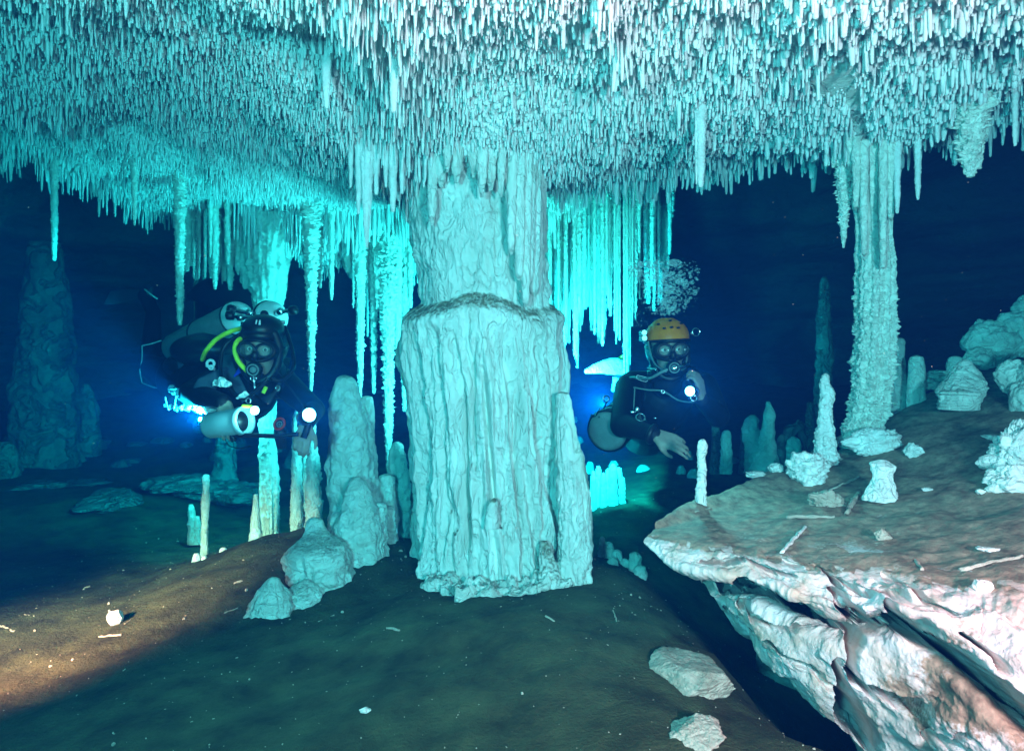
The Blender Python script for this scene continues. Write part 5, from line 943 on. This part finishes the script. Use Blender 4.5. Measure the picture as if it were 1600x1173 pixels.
part('fin', 'black', D2, strip([q(1050, 596, 3.8), q(1060, 585, 3.9), q(1072, 580, 4.05)], [.05, .06, .08], [.02, .01, .006], (.8, .2, .6), 30, 20), label='dark fin hidden behind the shoulder')
part('fin_strap', 'yellow', D2, strip([q(964, 562, 3.28), q(971, 566, 3.30)], [.010, .010], [.008, .008], (0, 0, 1), 12, 10), pipe([q(973, 556, 3.3), q(966, 560, 3.3), q(960, 567, 3.3)], .006, 20, 8))
tk = tank(q(946, 676, 2.52), q(1012, 622, 2.98), .092, 'grey side-mounted tank with black bands hanging under the arm of the right diver', bands=(.10, .20, .42), knob=None)
part('tank_boot', 'black', tk, torus(q(950, 673, 2.545), (q(1012, 622, 2.98) - q(946, 676, 2.52)).normalized(), .092, .009, 60, 10)); part('tank_strap_ring', 'chrome', tk, torus(q(947, 623, 2.60), (.3, -1, 0), .014, .004)); part('tank_cord', 'black', tk, pipe([q(938, 636, 2.58), q(930, 650, 2.52), q(924, 648, 2.50)], .004, 20), pipe([q(947, 629, 2.6), q(943, 640, 2.58), q(936, 652, 2.52)], .004, 20))
lp = empty('dive_lamp', q(1078, 615, 2.26), 'hand lamp shining at the camera, raised by the right diver', 'lamp')
part('lamp_head', 'black', lp, lathe(q(1079, 612, 2.30), (-.03, -1, .03), [(0, .001), (0, .016), (.03, .022), (.05, .024), (.054, .024), (.05, .020)], 30)); part('lens', 'lamp', lp, ellipsoid(q(1078, 611, 2.248), (.0195, .005, .0195))); part('lamp_handle', 'black', lp, pipe([q(1079, 613, 2.31), q(1086, 606, 2.33), q(1094, 602, 2.34)], .013)); part('lamp_shackle', 'chrome', lp, torus(q(1084, 622, 2.26), (0, -1, .4), .012, .004), ellipsoid(q(1088, 624, 2.27), (.008, .006, .006)))
spot('lamp_light_raised', q(1078, 611, 2.225), q(1000, 640, 0), 32, 165, (.85, .95, 1), .9, .018)
spot('lamp_light_back', q(944, 630, 2.90), q(895, 630, 3.6), 1150, 150, (.05, .75, 1), 1, .02)
spot('lamp_light_fin', q(950, 618, 3.0), q(945, 560, 3.2), 3, 120, (.9, 1, 1), .8, .02)
# breath: a rising cloud of bubbles
rg = np.random.default_rng(23); mb = MB()
for i in range(1500):
    t = rg.random() ** .8; py = 492 - 84 * t; cxp = 1040 + 6 * math.sin(t * 5) ; w = 15 + 32 * t
    px = cxp + rg.normal() * w * .75 + (10 if rg.random() < .5 else -12) * t; dd = 3.0 + rg.normal() * .07
    if abs(px - 1038) > 56: continue
    r = (.0016 + .0050 * rg.random() ** 3) * (1.4 if rg.random() < .06 else 1)
    mb.add(*ellipsoid(P(px, py, dd), (r * rg.uniform(1, 1.6), r, r * rg.uniform(.7, 1)), Matrix.Rotation(rg.uniform(-.7, .7), 3, 'Y'), 8, 10))
for i in range(60):
    px = 1000 + rg.normal() * 9; py = rg.uniform(452, 512); mb.add(*ellipsoid(P(px, py, 3.0), (.0018,) * 3, None, 6, 8))
for px, py, a, b in ((1008, 413, .036, .014), (1054, 411, .034, .016), (1020, 434, .024, .012), (1046, 452, .026, .016), (1062, 440, .02, .012), (1032, 470, .02, .012), (1072, 445, .016, .010), (998, 425, .016, .01)):
    V, Q_ = ellipsoid(P(px, py, 3.0), (a, a * .8, b), None, 24, 30); V = V + .005 * np.stack([noise(V * 40, 1), noise(V * 40, 2), noise(V * 40, 3)], -1); mb.add(V, Q_)
o = mb.obj('bubbles', M['bubble']); tag(o, 'plume of breath bubbles rising from the orange helmet', 'bubbles', kind='stuff')

# ------------------------------------------------------------------ the water
hz = bpy.data.materials.new('haze'); hz.use_nodes = True; nt = hz.node_tree; nt.nodes.clear()
o_ = nt.nodes.new('ShaderNodeOutputMaterial'); pv = nt.nodes.new('ShaderNodeVolumePrincipled')
pv.inputs['Density'].default_value = .66; pv.inputs['Color'].default_value = (.0005, .011, .045, 1); pv.inputs['Absorption Color'].default_value = (.0, .71, .74, 1)
pv.inputs['Anisotropy'].default_value = .25
nt.links.new(pv.outputs[0], o_.inputs['Volume'])
Vb = np.array([(x, y, z) for x in (-10, 10) for y in (-6, 13) for z in (-3, 5)], float)
Qb = np.array([(0, 1, 3, 2), (4, 6, 7, 5), (0, 4, 5, 1), (2, 3, 7, 6), (0, 2, 6, 4), (1, 5, 7, 3)])
o = link('haze', mesh_np('haze', Vb, Qb, False, [hz])); tag(o, 'clear blue cave water filling the cavern', 'water haze', kind='stuff')
